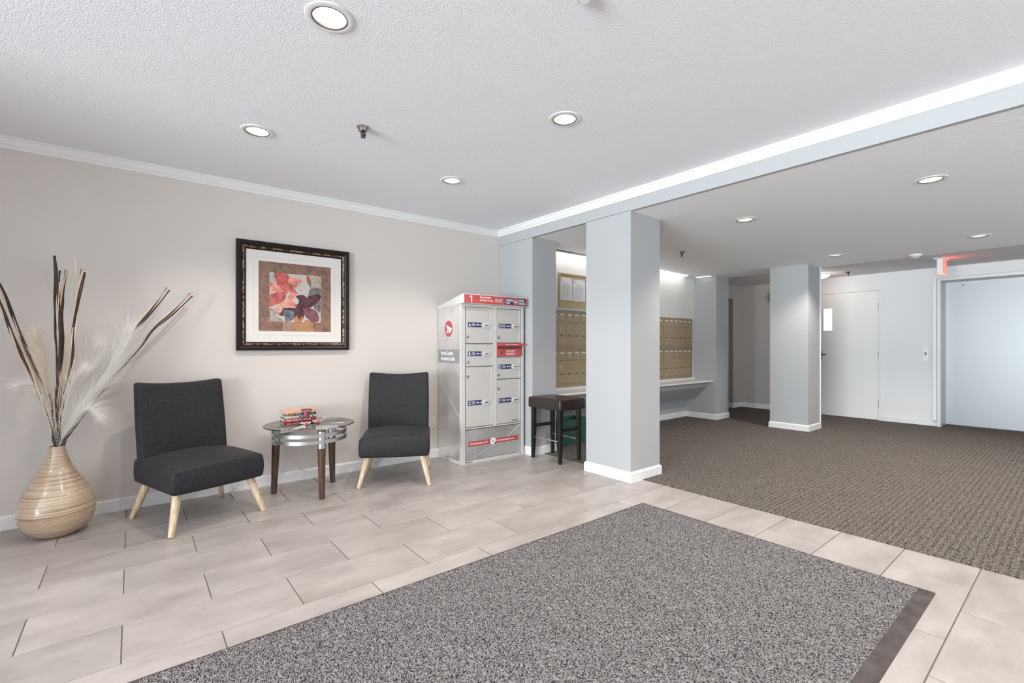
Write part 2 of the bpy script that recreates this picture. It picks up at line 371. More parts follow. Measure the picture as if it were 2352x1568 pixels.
# crown mouldings
def profile_run(name, prof, a, d, mat_):
    return struct(M().prism(prof(a), d).obj(name, mat_))
CR = [(0, 2.585), (0.010, 2.585), (0.013, 2.597), (0.011, 2.603), (0.020, 2.612), (0.030, 2.630), (0.034, 2.643), (0.042, 2.646), (0.042, 2.66), (0, 2.66)]
profile_run('trim_1', lambda a: [(a, YL-p, z) for p, z in CR], -7.1, (XB+7.1-0.001, 0, 0), TRIM)
profile_run('trim_2', lambda a: [(XB-p, a, z) for p, z in CR], YL-0.001, (0, -7.3, 0), TRIM)
# baseboards
BP = [(0, 0), (0.015, 0), (0.015, 0.080), (0.002, 0.096), (0, 0.096)]
def base_x(name, x0, x1, y, s=-1): return struct(M().prism([(x0, y+s*p, z) for p, z in BP], (x1-x0, 0, 0)).obj(name, TRIM))
def base_y(name, y0, y1, x, s=-1): return struct(M().prism([(x+s*p, y0, z) for p, z in BP], (0, y1-y0, 0)).obj(name, TRIM))
base_x('baseboard_left', -7.1, XB, YL)
base_y('baseboard_partition', 3.985, YL-0.015, XB); base_x('baseboard_partition', XB, 3.90, 4.0)
base_x('baseboard_niche', 3.90, 7.60, 4.52)
base_y('baseboard_post', 3.96, 4.505, 7.60); base_x('baseboard_post', 7.60, 8.045, 3.975); base_y('baseboard_post', 3.96, 4.53, 8.03, 1)
base_x('baseboard_passage', 9.33, FX, 4.53); base_y('baseboard_passage', 4.53, 4.9, 9.33, -1); base_x('baseboard_passage', 8.03, 8.42, 4.53)
base_y('baseboard_far', 3.22, 4.515, FX); base_y('baseboard_far', 1.52, 2.19, FX); base_y('baseboard_far', -2.7, -0.2, FX)

# floor tiles: every tile a part of the floor
PY, PX, G = 0.3342, 0.6805, 0.0048
cache = {}
XE, YMIN, XMIN = 3.70, -2.69, -2.414
for k in range(-18, 5):
    ya, yb = 3.070 + PY*k, 3.070 + PY*(k+1)
    ya, yb = max(ya, YMIN), min(yb, YL-0.001)
    if yb - ya < 0.03: continue
    x = (-0.034 if k % 2 == 0 else 0.3065) - PX*4
    while x < XE:
        xa, xb = max(x, XMIN), min(x+PX, XE)
        if xb - xa > 0.02:
            key = (round(xb-xa, 4), round(yb-ya, 4))
            if key not in cache:
                a, b = (xb-xa)/2 - G/2, (yb-ya)/2 - G/2; e = 0.0012
                q = M(); r0 = [(-a,-b,-0.006),(a,-b,-0.006),(a,b,-0.006),(-a,b,-0.006)]
                r1 = [(u, v, -e) for u, v, _ in r0]; r2 = [(-a+e,-b+e,0),(a-e,-b+e,0),(a-e,b-e,0),(-a+e,b-e,0)]
                q.add(r0+r1+r2, [(i+4*k2, (i+1) % 4+4*k2, (i+1) % 4+4*k2+4, i+4*k2+4) for k2 in range(2) for i in range(4)] + [(8, 9, 10, 11)])
                cache[key] = q.mesh('tile', TILE)
            o = bpy.data.objects.new('tile', cache[key]); link(o, floor)
            o.location = ((xa+xb)/2, (ya+yb)/2, 0)
        x += PX
room('floor_vestibule', (-7.12, -2.7, -0.02), (-2.416, YL, 0.0), TILE)
# loop carpet of the lift lobby
q = M(); q.box((XE, -2.7, -0.004), (10.25, 6.0, 0.006)); cp = q.obj('carpet', CARPET, floor); cp['label'] = 'brown-grey loop-pile carpet'

# ------------------------------------------------------------------ doors
d1 = bpy.data.objects.new('door_1', None); link(d1); struct(d1); d1.location = (FX, 2.72, 0)
def P(o, m_, nm, mat_, **k):   # part in world coordinates under an unrotated thing at o.location
    m_.v = [tuple(Vector(p) - o.location) for p in m_.v]; return m_.obj(nm, mat_, o, **k)
DOORW = plain('white_door_paint', (0.83, 0.825, 0.82), 0.4)
P(d1, M().box((FX-0.012, 2.197, 0), (FX+0.1, 2.244, 2.165)).box((FX-0.012, 3.17, 0), (FX+0.1, 3.217, 2.165)).box((FX-0.012, 2.197, 2.165), (FX+0.1, 3.217, 2.207)), 'door_frame', TRIM)
lf = M(); a0, b0 = 2.915, 3.049
for a, b in [((FX+0.004, 2.250, 0.012), (FX+0.045, a0, 2.16)), ((FX+0.004, b0, 0.012), (FX+0.045, 3.165, 2.16)), ((FX+0.004, a0, 0.012), (FX+0.045, b0, 1.515)), ((FX+0.004, a0, 1.905), (FX+0.045, b0, 2.16))]: lf.box(a, b)
P(d1, lf, 'door_leaf', DOORW)
wf = M()
for a, b in [((FX-0.004, a0-0.022, 1.495), (FX+0.006, a0, 1.925)), ((FX-0.004, b0, 1.495), (FX+0.006, b0+0.022, 1.925)), ((FX-0.004, a0, 1.495), (FX+0.006, b0, 1.515)), ((FX-0.004, a0, 1.905), (FX+0.006, b0, 1.925))]: wf.box(a, b)
P(d1, wf, 'window_frame', DOORW)
P(d1, M().box((FX+0.02, a0, 1.515), (FX+0.028, b0, 1.905)), 'pane', emit('lit_stairwell_pane', (1.0, 0.99, 0.95), 0.85))
for z in (1.90, 1.09, 0.27):
    P(d1, M().tube([(FX-0.006, 2.2465, z-0.055), (FX-0.006, 2.2465, z+0.055)], 0.007, 8), 'hinge', plain('satin_hinge', (0.35, 0.35, 0.35), 0.4, 0.8))
P(d1, M().box((FX-0.006, 3.075, 1.00), (FX+0.004, 3.125, 1.15)).tube([(FX-0.004, 3.10, 1.086), (FX-0.05, 3.10, 1.086), (FX-0.055, 3.085, 1.086), (FX-0.055, 3.00, 1.086)], 0.010, 8), 'door_handle', plain('dark_bronze', (0.06, 0.05, 0.045), 0.35, 0.7), smooth=True)
# lift door
d2 = bpy.data.objects.new('door_2', None); link(d2); struct(d2); d2.location = (9.6, 0.7, 0)
P(d2, M().box((9.60, 1.468, 0), (9.97, 1.515, 2.28)).box((9.60, -0.15, 0), (9.97, -0.10, 2.28)).box((9.60, -0.10, 2.235), (9.97, 1.468, 2.28)), 'door_frame', plain('satin_grey_frame', (0.62, 0.62, 0.63), 0.35, 0.1), bevel=0.003)
def steel():
    m, t, b = nt('satin_steel'); b.inputs['Base Color'].default_value = (0.34, 0.35, 0.365, 1); b.inputs['Metallic'].default_value = 0.6; b.inputs['Roughness'].default_value = 0.42
    g = N(t, 'ShaderNodeTexCoord'); sc = N(t, 'ShaderNodeVectorMath', _operation='MULTIPLY'); L(t, g.outputs['Object'], sc.inputs[0]); sc.inputs[1].default_value = (1, 2, 40)
    n1 = N(t, 'ShaderNodeTexNoise', Scale=8, Detail=4); L(t, sc.outputs[0], n1.inputs['Vector'])
    bp_ = N(t, 'ShaderNodeBump', Strength=0.12, Distance=0.002); L(t, n1.outputs['Fac'], bp_.inputs['Height']); L(t, bp_.outputs[0], b.inputs['Normal']); return m
STL = steel()
P(d2, M().box((9.97, -0.10, 0.018), (10.01, 1.468, 2.27)), 'door_leaf', STL)
P(d2, M().box((9.945, -0.10, -0.004), (10.05, 1.468, 0.010)), 'threshold', plain('dark_sill', (0.12, 0.11, 0.10), 0.5, 0.6))
sc_ = M().lathe([(0.010, 0), (0.012, 0.003), (0.006, 0.008)], 12).obj('screw', STL, d2); sc_.location = (0.370, 0.57, 2.18); sc_.rotation_euler = (0, R(-90), 0)
struct(M().box((9.585, 1.517, 0.10), (9.652, 1.563, 2.275)).obj('trim_3', TRIM, bevel=0.003))

# ------------------------------------------------------------------ lights of the room
GLOW = emit('lamp_glow', (1.0, 0.93, 0.84), 5.5)
BAFFLE = plain('white_ribbed_baffle', (0.85, 0.84, 0.82), 0.4)
RINGM = plain('dark_ring', (0.10, 0.08, 0.07), 0.4, 0.5)
def downlight():
    t = thing('recessed_downlight', 'x', 'ceiling light')
    M().lathe([(0.0715, 0.004), (0.0715, -0.004), (0.080, -0.007), (0.098, -0.004), (0.100, 0.0), (0.090, 0.002)], 40, closed=True).obj('flange', TRIM, t, smooth=True)
    M().lathe([(0.0700, -0.0055), (0.0735, -0.0065), (0.0735, -0.001), (0.0700, -0.001)], 40, closed=True).obj('inner_ring', RINGM, t, smooth=True)
    prof = []
    for i in range(15):
        z = 0.002 + i*0.0065; r = 0.0700 - 0.0010*i
        prof += [(r, z), (r-0.002, z+0.004)]
    prof += [(0.052, 0.104), (0.0, 0.104)]
    M().lathe(prof, 40, cap=False).obj('baffle', BAFFLE, t)
    M().lathe([(0.0, 0.060), (0.022, 0.062), (0.036, 0.072), (0.040, 0.085), (0.030, 0.100), (0.0, 0.101)], 24).obj('bulb', GLOW, t, smooth=True)
    return t
dl0 = downlight(); first = True
LBL = {0: 'round recessed ceiling downlight, largest, at the top edge left of centre', 1: 'round recessed ceiling downlight above the framed flower picture', 2: 'round recessed ceiling downlight between the largest one and the crown moulding of the beam',
       3: 'round recessed ceiling downlight nearest the corner above the parcel locker'}
LBL2 = {0: 'larger recessed downlight in the lower ceiling at the right edge', 1: 'recessed downlight in the lower ceiling just right of the front pillar', 2: 'recessed downlight in the lower ceiling just above the rear pillar', 3: 'small recessed downlight in the lower ceiling above the grey lift door'}
for zone, pts, lbl, zf in (('u', UP, LBL, lambda x: ZC), ('l', LOW, LBL2, zlow)):
    for i, (x, y) in enumerate(pts):
        o = dl0 if first else dup(dl0)
        first = False
        o.location = (x, y, zf(x)-0.0005); o['group'] = 'recessed downlights'
        o['label'] = lbl.get(i, 'round recessed ceiling downlight behind the viewer, out of the picture')
        l = bpy.data.lights.new('downlight_beam', 'SPOT'); l.energy = DOWN_W*(1.0 if zone == 'u' else 1.5); l.color = (1.0, 0.92, 0.84); l.spot_size = R(125); l.spot_blend = 0.6; l.shadow_soft_size = 0.05
        lo = bpy.data.objects.new('downlight_beam', l); link(lo); lo.location = (x, y, zf(x)-0.012)
def tube_light(name, label, a, b):
    c = Vector(((a[0]+b[0])/2, (a[1]+b[1])/2, (a[2]+b[2])/2)); t = thing(name, label, 'light', c)
    P(t, M().box((a[0], a[1], b[2]-0.012), b), 'housing', WHITE); P(t, M().box((a[0]+0.01, a[1]+0.006, a[2]), (b[0]-0.01, b[1]-0.006, b[2]-0.012)), 'diffuser', emit('fluorescent', (1.0, 0.98, 0.93), 1.4)); return t
tube_light('strip_light', 'long white fluorescent strip glowing along the top of the white wall over the mailboxes', (4.0, 4.29, 2.418), (7.30, 4.368, 2.455))
tube_light('strip_light', 'short white light strip at the ceiling corner beside the mailboxes', (7.50, 4.03, 2.412), (7.59, 4.30, 2.426))
area('strip_glow', (5.65, 4.25, 2.39), (R(25), 0, 0), 3.2, 0.06, TUBE_W, (1.0, 0.96, 0.88))
# dome lamp on the far ceiling
t = thing('dome_lamp', 'glowing round ceiling lamp half hidden behind the rear pillar above the white door', 'ceiling light', (9.10, 2.93, 2.45))
M().lathe([(0.0, -0.07), (0.06, -0.066), (0.12, -0.045), (0.15, -0.012), (0.15, -0.010)], 32).obj('shade', emit('warm_dome_glow', (1.0, 0.90, 0.80), 2.2), t, smooth=True)
M().lathe([(0.155, -0.012), (0.165, -0.010), (0.165, 0.0), (0.155, 0.0)], 32, closed=True).obj('rim', TRIM, t)
l = bpy.data.lights.new('dome_glow', 'POINT'); l.energy = 5; l.color = (1.0, 0.86, 0.74); l.shadow_soft_size = 0.12; lo = bpy.data.objects.new('dome_glow', l); link(lo); lo.location = (9.0, 2.93, 2.30)

# sprinklers
def sprinkler():
    t = thing('sprinkler_head', 'x', 'sprinkler')
    M().lathe([(0.045, 0.0), (0.040, -0.006), (0.028, -0.026), (0.022, -0.028), (0.012, -0.018), (0.012, 0.0)], 20, closed=True).obj('escutcheon', plain('chrome_cup', (0.55, 0.55, 0.54), 0.2, 1.0), t, smooth=True)
    q = M().lathe([(0.010, 0), (0.010, -0.045), (0.014, -0.047), (0.014, -0.052), (0.0, -0.052)], 12)
    q.tube([(0.013, 0, -0.03), (0.018, 0, -0.045), (0.006, 0, -0.062)], 0.0025, 6).tube([(-0.013, 0, -0.03), (-0.018, 0, -0.045), (-0.006, 0, -0.062)], 0.0025, 6)
    q.lathe([(0.0, -0.064), (0.016, -0.064), (0.016, -0.061), (0.0, -0.061)], 12)
    q.obj('spray_head', plain('dark_chrome', (0.10, 0.10, 0.10), 0.25, 0.9), t)
    return t
s0 = sprinkler()
for i, (x, y, z, lb) in enumerate([(1.165, 2.975, ZC, 'metal sprinkler head on the ceiling between the downlights, nearest one'), (5.50, 3.33, zlow(5.5), 'dark sprinkler head on the ceiling in front of the mailbox wall'), (9.10, 2.52, 2.45, 'tiny dark sprinkler head on the far ceiling above the white door')]):
    o = s0 if i == 0 else dup(s0); o.location = (x, y, z); o['label'] = lb; o['group'] = 'sprinkler heads'
# smoke detectors
def detector():
    t = thing('smoke_detector', 'x', 'smoke detector')
    M().lathe([(0.0, -0.040), (0.030, -0.040), (0.034, -0.030), (0.050, -0.024), (0.060, -0.012), (0.062, 0.0)], 32).obj('housing', WHITE, t, smooth=30)
    M().lathe([(0.0335, -0.036), (0.0375, -0.034), (0.0375, -0.030), (0.0335, -0.029)], 32, closed=True).obj('vent_ring', plain('grey_vent', (0.45, 0.45, 0.45), 0.5), t)
    return t
k0 = detector()
for i, (x, y, z, sc, lb) in enumerate([(1.408, 1.280, ZC, 0.75, 'white smoke detector cut by the top edge of the photo'), (7.86, 1.445, zlow(7.86), 1.1, 'white round smoke detector on the lower ceiling left of the exit sign')]):
    o = k0 if i == 0 else dup(k0); o.location = (x, y, z); o.scale = (sc,)*3; o['label'] = lb; o['group'] = 'smoke detectors'
# exit sign hanging from the far ceiling, seen edge-on
t = thing('exit_sign', 'white ceiling sign seen edge-on glowing red, hanging before the lift door frame', 'sign', (8.72, 1.325, 2.45))
M().box((-0.15, -0.065, -0.014), (0.15, 0.065, 0.0)).obj('canopy', WHITE, t, bevel=0.004)
M().box((-0.13, -0.030, -0.205), (0.13, 0.030, -0.014)).obj('housing', WHITE, t, bevel=0.004)
M().box((-0.122, -0.034, -0.198), (0.122, -0.030, -0.022)).obj('sign_face', emit('red_sign_glow', (1.0, 0.16, 0.13), 1.2), t)
M().box((-0.11, -0.026, -0.212), (0.11, 0.026, -0.205)).obj('down_light_lens', emit('red_lens_glow', (1.0, 0.35, 0.25), 1.5), t)
l = bpy.data.lights.new('exit_glow', 'POINT'); l.energy = 0.5; l.color = (1, 0.12, 0.1); l.shadow_soft_size = 0.05; lo = bpy.data.objects.new('exit_glow', l); link(lo); lo.location = (8.72, 1.24, 2.34)
# lift call plate, round wall fixture, outlet
t = thing('call_button_plate', 'white lift call button plate on the wall between the white door and lift door', 'switch', (FX, 1.653, 1.115))
M().box((-0.012, -0.040, -0.108), (0.0, 0.040, 0.108)).obj('plate', WHITE, t, bevel=0.005)
for z in (0.018, -0.006): M().box((-0.016, -0.014, z-0.008), (-0.012, 0.014, z+0.008)).obj('button', plain('dark_button', (0.12, 0.12, 0.13), 0.4), t, bevel=0.002)
t = thing('round_wall_bell', 'round grey wall fixture half hidden behind the rear pillar high on the far wall', 'alarm bell', (FX, 3.872, 2.18))
M().lathe([(0.0, 0.05), (0.07, 0.048), (0.118, 0.035), (0.127, 0.010), (0.127, 0.0)], 32).obj('gong', plain('grey_bell', (0.30, 0.28, 0.27), 0.45, 0.2), t, smooth=True).rotation_euler = (0, R(-90), 0)
t = thing('wall_outlet', 'white double electrical outlet low on the wall between right chair and parcel locker', 'electrical outlet', (2.608, YL, 0.392))
M().box((-0.037, -0.006, -0.064), (0.037, 0, 0.064)).obj('cover_plate', plain('ivory_plate', (0.74, 0.70, 0.67), 0.4), t, bevel=0.003)
SLOT = plain('slot_black', (0.02, 0.015, 0.015), 0.5)
for z in (0.022, -0.024):
    s = M().box((-0.018, -0.0085, z-0.017), (0.018, -0.006, z+0.017)).obj('socket', plain('ivory_plate_2', (0.74, 0.70, 0.67), 0.4), t, bevel=0.002)
    q = M(); q.box((-0.009, -0.0095, z), (-0.006, -0.0085, z+0.010)); q.box((0.006, -0.0095, z), (0.009, -0.0085, z+0.010)); q.box((-0.002, -0.0095, z-0.010), (0.002, -0.0085, z-0.005)); q.obj('slots', SLOT, s)

# ------------------------------------------------------------------ mailboxes, board, counter
BRASS = plain('tan_mailbox_metal', (0.36, 0.275, 0.165), 0.38, 0.3, var=0.06, vscale=3)
BRASSD = plain('tan_mailbox_door', (0.42, 0.325, 0.20), 0.36, 0.3)
CARD = plain('white_card', (0.75, 0.74, 0.70), 0.6)
DK = plain('dark_groove', (0.035, 0.028, 0.018), 0.5)
def bank():
    t = thing('mailbox_bank', 'x', 'mailbox')
    W_, H_ = 0.854, 0.482; q = M()
    q.box((0, -0.010, -0.0165), (W_, 0.0, H_))
    for a, b in [((0, -0.022, -0.0165), (W_, -0.010, 0.030)), ((0, -0.022, H_-0.030), (W_, -0.010, H_)), ((0, -0.022, 0.03), (0.014, -0.010, H_-0.03)), ((W_-0.016, -0.022, 0.03), (W_, -0.010, H_-0.03))]: q.box(a, b)
    q.obj('bank_frame', BRASS, t)
    dm = M().box((0.002, -0.020, 0.032), (0.135, -0.010, H_-0.032)).mesh('door', BRASSD)
    pieces = {'name_slot': (M().box((0.028, -0.0235, H_-0.062), (0.104, -0.020, H_-0.042)).mesh('name_slot', CARD)),
              'name_slot_lip': (M().box((0.024, -0.0245, H_-0.068), (0.108, -0.020, H_-0.062)).mesh('name_slot_lip', BRASS)),
              'crease': (M().box((0.020, -0.0208, H_-0.152), (0.112, -0.0195, H_-0.148)).mesh('crease', DK)),
              'lock': (M().lathe([(0.0095, 0), (0.0095, 0.006), (0.006, 0.008), (0.0, 0.008)], 12).mesh('lock', STEEL, 40))}
    vm = M()
    for i in range(4): vm.box((0.032+i*0.017, -0.0208, H_-0.335), (0.044+i*0.017, -0.0195, H_-0.322))
    pieces['vent'] = vm.mesh('vent', DK)
    badge = M().lathe([(0.011, 0), (0.011, 0.002), (0, 0.002)], 14).mesh('badge', CARD)
    for i in range(6):
        d = bpy.data.objects.new('door', dm); link(d, t); d.location = (0.0145 + i*0.1372, 0, 0)
        for nm, me in pieces.items():
            o = bpy.data.objects.new(nm, me); link(o, d)
            if nm == 'lock': o.location = (0.024, -0.020, H_-0.232); o.rotation_euler = (R(90), 0, 0)
    o = bpy.data.objects.new('badge', badge); link(o, t); o.location = (0.0145+3*0.1372+0.066, -0.020, H_-0.098); o.rotation_euler = (R(90), 0, 0)
    return t
bk0 = bank(); n = 0
VIS = {(0, 1): 'tan metal mailbox bank under the notice board, upper row, left of the front pillar', (0, 0): 'tan metal mailbox bank just above the white counter, lower row, left of the front pillar',
       (3, 1): 'tan metal mailbox bank right of the front pillar, upper row', (3, 0): 'tan metal mailbox bank right of the front pillar, lower row'}
for cx_, x0 in enumerate((4.138, 4.993, 5.803, 6.657)):
    for rz_, z0 in enumerate((0.722, 1.222)):
        o = bk0 if n == 0 else dup(bk0); n += 1
        o.location = (x0 if cx_ != 1 else 4.994, 4.37, z0); o['group'] = 'mailbox banks on the niche wall'
        if cx_ == 0: [c for c in o.children if c.name.startswith('badge')][0].location.x = 0.0145+2*0.1372+0.066
        if cx_ == 1: o.location.x = 4.993; o.scale = (0.945, 1, 1)
        o['label'] = VIS.get((cx_, rz_), 'tan metal mailbox bank hidden behind the front pillar, %s row, %s' % (('lower', 'upper')[rz_], ('', 'next to the left banks', 'next to the right banks', '')[cx_]))
t = thing('notice_board', 'wood-framed tan cork notice board above the mailboxes, left of the front pillar', 'notice board', (4.30, 4.37, 1.745))
M().box((0.02, -0.012, 0.02), (1.33, 0.0, 0.43)).obj('cork_panel', plain('tan_cork', (0.52, 0.40, 0.24), 0.9, var=0.12, vscale=60), t)
OAK = plain('oak_frame', (0.50, 0.37, 0.22), 0.5)
for a, b in [((0, -0.022, 0), (1.35, 0, 0.022)), ((0, -0.022, 0.428), (1.35, 0, 0.450)), ((0, -0.022, 0.022), (0.022, 0, 0.428)), ((1.328, -0.022, 0.022), (1.35, 0, 0.428))]: M().box(a, b).obj('frame_rail', OAK, t, bevel=0.002)
tag(M().box((3.91, 4.335, 1.706), (5.70, 4.37, 1.742)).obj('ledge', plain('grey_ledge', (0.55, 0.53, 0.52), 0.5), bevel=0.004), 'narrow grey ledge between notice board and mailboxes', 'ledge')
PAPER = plain('white_paper', (0.84, 0.84, 0.84), 0.7); INK = plain('grey_ink', (0.60, 0.60, 0.61), 0.7)
for i, (x0, x1, z0, z1, lb) in enumerate([(4.318, 4.546, 1.845, 2.140, 'white typed notice with small logo, left sheet on the cork board'), (4.561, 4.795, 1.838, 2.130, 'white typed notice, right sheet on the cork board')]):
    t = thing('paper_notice', lb, 'notice', (x0, 4.356, z0), group='notices on the cork board')
    W_, H_ = x1-x0, z1-z0
    M().prism([(0, 0, 0), (W_, -0.003, 0.004*i), (W_, -0.001, H_), (0, 0, H_)], (0, -0.0012, 0)).obj('sheet', PAPER, t)
    q = M(); z = H_-0.075; rr = random.Random(i+3)
    for k in range(17):
        if k in (2, 9, 12): z -= 0.008
        wd = W_*(0.8 if k > 1 else 0.35)*(1 - rr.random()*0.2); xs = (W_-wd)/2 if k < 2 else W_*0.1
        q.box((xs, -0.0058, z), (xs+wd, -0.0042, z+0.0032)); z -= 0.0105
    q.box((0.018, -0.0055, H_-0.045), (0.034, -0.0018, H_-0.020)); q.box((0.040, -0.0055, H_-0.046), (0.065, -0.0018, H_-0.040)); q.obj('print', INK, t)
    for px_, pz_ in ((0.012, H_-0.008), (W_-0.012, H_-0.008)):
        M().lathe([(0.004, 0), (0.005, 0.006), (0.0, 0.007)], 8).obj('pin', plain('pin', (0.35, 0.33, 0.3), 0.3), t).matrix_basis = Matrix.Translation((px_, -0.003, pz_)) @ Matrix.Rotation(R(90), 4, 'X')
t = thing('wall_counter', 'long white-topped wall counter with grey angled support under the mailboxes', 'counter', (3.90, 4.37, 0))
P(t, M().prism([(3.90, 4.372, 0.664), (3.90, 4.030, 0.664), (3.90, 4.020, 0.660), (3.90, 4.016, 0.650), (3.90, 4.020, 0.640), (3.90, 4.030, 0.636), (3.90, 4.372, 0.636)], (3.699, 0, 0)), 'counter_top', plain('white_laminate', (0.80, 0.79, 0.77), 0.3))
P(t, M().prism([(3.90, 4.372, 0.664), (3.90, 4.352, 0.664), (3.90, 4.352, 0.698), (3.90, 4.360, 0.710), (3.90, 4.372, 0.710)], (3.699, 0, 0)), 'backsplash', plain('white_laminate_2', (0.80, 0.79, 0.77), 0.3))
P(t, M().prism([(3.90, 4.10, 0.636), (3.90, 4.124, 0.601), (3.90, 4.124, 0.552), (3.90, 4.338, 0.350), (3.90, 4.519, 0.316), (3.90, 4.519, 0.636)], (3.699, 0, 0)), 'support_box', WALL_GREY)
# green recycling bin
t = thing('recycling_bin', 'dark green plastic recycling bin on the carpet under the counter behind the stool', 'bin', (4.29, 4.20, 0.006))
GR = plain('green_plastic', (0.018, 0.085, 0.065), 0.42)
q = M(); th = 0.006
def rr_(w_, d_, z): return [(-w_, -d_, z), (w_, -d_, z), (w_, d_, z), (-w_, d_, z)]
rings = [rr_(0.215, 0.105, 0), rr_(0.240, 0.130, 0.250), rr_(0.252, 0.140, 0.252), rr_(0.256, 0.144, 0.320), rr_(0.246, 0.134, 0.320), rr_(0.232, 0.124, 0.250), rr_(0.205, 0.097, 0.010)]
q.add([p for r_ in rings for p in r_], [(4*k+i, 4*k+(i+1) % 4, 4*k+4+(i+1) % 4, 4*k+4+i) for k in range(6) for i in range(4)] + [(0, 3, 2, 1), (24, 25, 26, 27)])
q.obj('tub', GR, t, bevel=0.004)
q = M().box((-0.262, -0.150, 0.302), (0.262, -0.138, 0.322)).box((-0.262, 0.138, 0.302), (0.262, 0.150, 0.322)).box((-0.262, -0.138, 0.302), (-0.250, 0.138, 0.322)).box((0.250, -0.138, 0.302), (0.262, 0.138, 0.322)).obj('rim', GR, t, bevel=0.003)

# ------------------------------------------------------------------ bar stool
t = thing('bar_stool', 'dark brown leatherette counter stool with black legs and chrome foot bars in the doorway', 'stool', (3.650, 3.738, 0))
def seatf(x, y, z):
    u, v, h = x/0.195, y/0.258, (z-0.560)/0.12
    z2 = z + (0.012*(1-u*u)*(1-v*v) if h > 0.9 else 0)
    return (x*(1-0.02*max(0, h-0.6)), y*(1-0.02*max(0, h-0.6)), z2 - (0.010*math.cos(u*1.3)*0 if h > 0.1 else 0.0))
bm_obj('seat', gridbox((-0.195, -0.258, 0.560), (0.195, 0.258, 0.680), (8, 8, 4), seatf), LEATHER, t, bevel=0.022, segs=5)
M().lathe([(0.010, 0), (0.008, 0.005), (0.0, 0.006)], 12, (0, 0, 0.690)).obj('tuft_button', LEATHER, t)
for (x, y) in ((-0.150, 0.218), (-0.152, -0.213), (0.132, -0.221), (0.148, 0.212)):
    sx_, sy_ = (1 if x > 0 else -1), (1 if y > 0 else -1); q = M()
    a = 0.022; b = 0.015; cx0, cy0 = x - sx_*0.006, y - sy_*0.006
    q.add([(x-b, y-b, 0), (x+b, y-b, 0), (x+b, y+b, 0), (x-b, y+b, 0), (cx0-a, cy0-a, 0.30), (cx0+a, cy0-a, 0.30), (cx0+a, cy0+a, 0.30), (cx0-a, cy0+a, 0.30), (cx0-a, cy0-a, 0.562), (cx0+a, cy0-a, 0.562), (cx0+a, cy0+a, 0.562), (cx0-a, cy0+a, 0.562)],
          [(0, 3, 2, 1)] + [(4*k+i, 4*k+(i+1) % 4, 4*k+4+(i+1) % 4, 4*k+4+i) for k in range(2) for i in range(4)] + [(8, 9, 10, 11)])
    q.obj('leg', BLACKWOOD, t, bevel=0.002)
for y in (0.212, -0.212): M().box((-0.13, y-0.009, 0.335), (0.13, y+0.009, 0.370)).obj('stretcher', BLACKWOOD, t, bevel=0.002)
for x in (-0.146, 0.136): M().tube([(x, -0.20, 0.232), (x, 0.20, 0.232)], 0.0095, 10).obj('foot_bar', STEEL, t, smooth=True)

# ------------------------------------------------------------------ lounge chairs
def chair(label, loc, rz):
    t = thing('slipper_chair', label, 'chair', loc, rz, 'charcoal slipper chairs by the side table')
    def sf(x, y, z):
        u = x/0.305; v = (y+0.33)/0.63; h = (z-0.262)/0.168
        dome = 0.050*(1-u*u*0.85)*math.sin(math.pi*min(1, 0.10+0.8*v)) if h > 0.5 else 0
        bx = x*(1+0.025*math.sin(math.pi*min(1, max(0, h)))) ; by = y - (0.012*(1-u*u) if v < 0.1 else 0) - (0.010*math.sin(math.pi*min(1, max(0, h))) if v < 0.1 else 0)
        return (bx, by, z + dome*min(1, (h-0.5)*2 if h > 0.5 else 0))
    bm_obj('seat', gridbox((-0.300, -0.325, 0.262), (0.300, 0.300, 0.430), (12, 12, 6), sf), FABRIC, t, bevel=0.022, segs=4)
    def bf(x, y, z):
        h = (z-0.38)/0.59; u = x/0.290
        yc = 0.245 + 0.085*h**1.1
        th = y*(1-0.18*h)
        top = (0.022*u*u - 0.012) if h > 0.99 else (0.022*u*u-0.012)*max(0, h)**4
        bul = -0.014*(1-u*u)*math.sin(math.pi*max(0, min(1, h))) if y < 0 else 0
        wid = 1.0 + 0.015*math.sin(math.pi*h)
        return (x*wid, yc + th + bul + 0.016*u*u*(-1), z + top)
    bm_obj('backrest', gridbox((-0.290, -0.052, 0.38), (0.290, 0.052, 0.972), (12, 3, 14), bf), FABRIC, t, bevel=0.024, segs=4)
    for sx_ in (-1, 1):
        for yf, yt in ((-0.318, -0.235), (0.316, 0.225)):
            p0 = Vector((sx_*0.306, yf, 0.0)); p1 = Vector((sx_*0.232, yt, 0.285)); d = p1-p0
            q = M().tube([p0 + d*0.0, p0 + d*0.03, p0 + d*0.35, p0 + d*0.7, p1], [0.0165, 0.0185, 0.0225, 0.0265, 0.0275], 16)
            q.v = [(a, b, max(0.0, c) if c < 0.012 else c) for a, b, c in q.v]
            q.obj('leg', BEECH, t, smooth=60)
    return t
chair('charcoal fabric slipper chair with pale wooden legs, left of the glass table beside the vase', (0.3875, 4.163, 0), R(18.1))
chair('charcoal fabric slipper chair with pale wooden legs, between glass table and parcel locker', (1.959, 4.160, 0), R(-29.3))

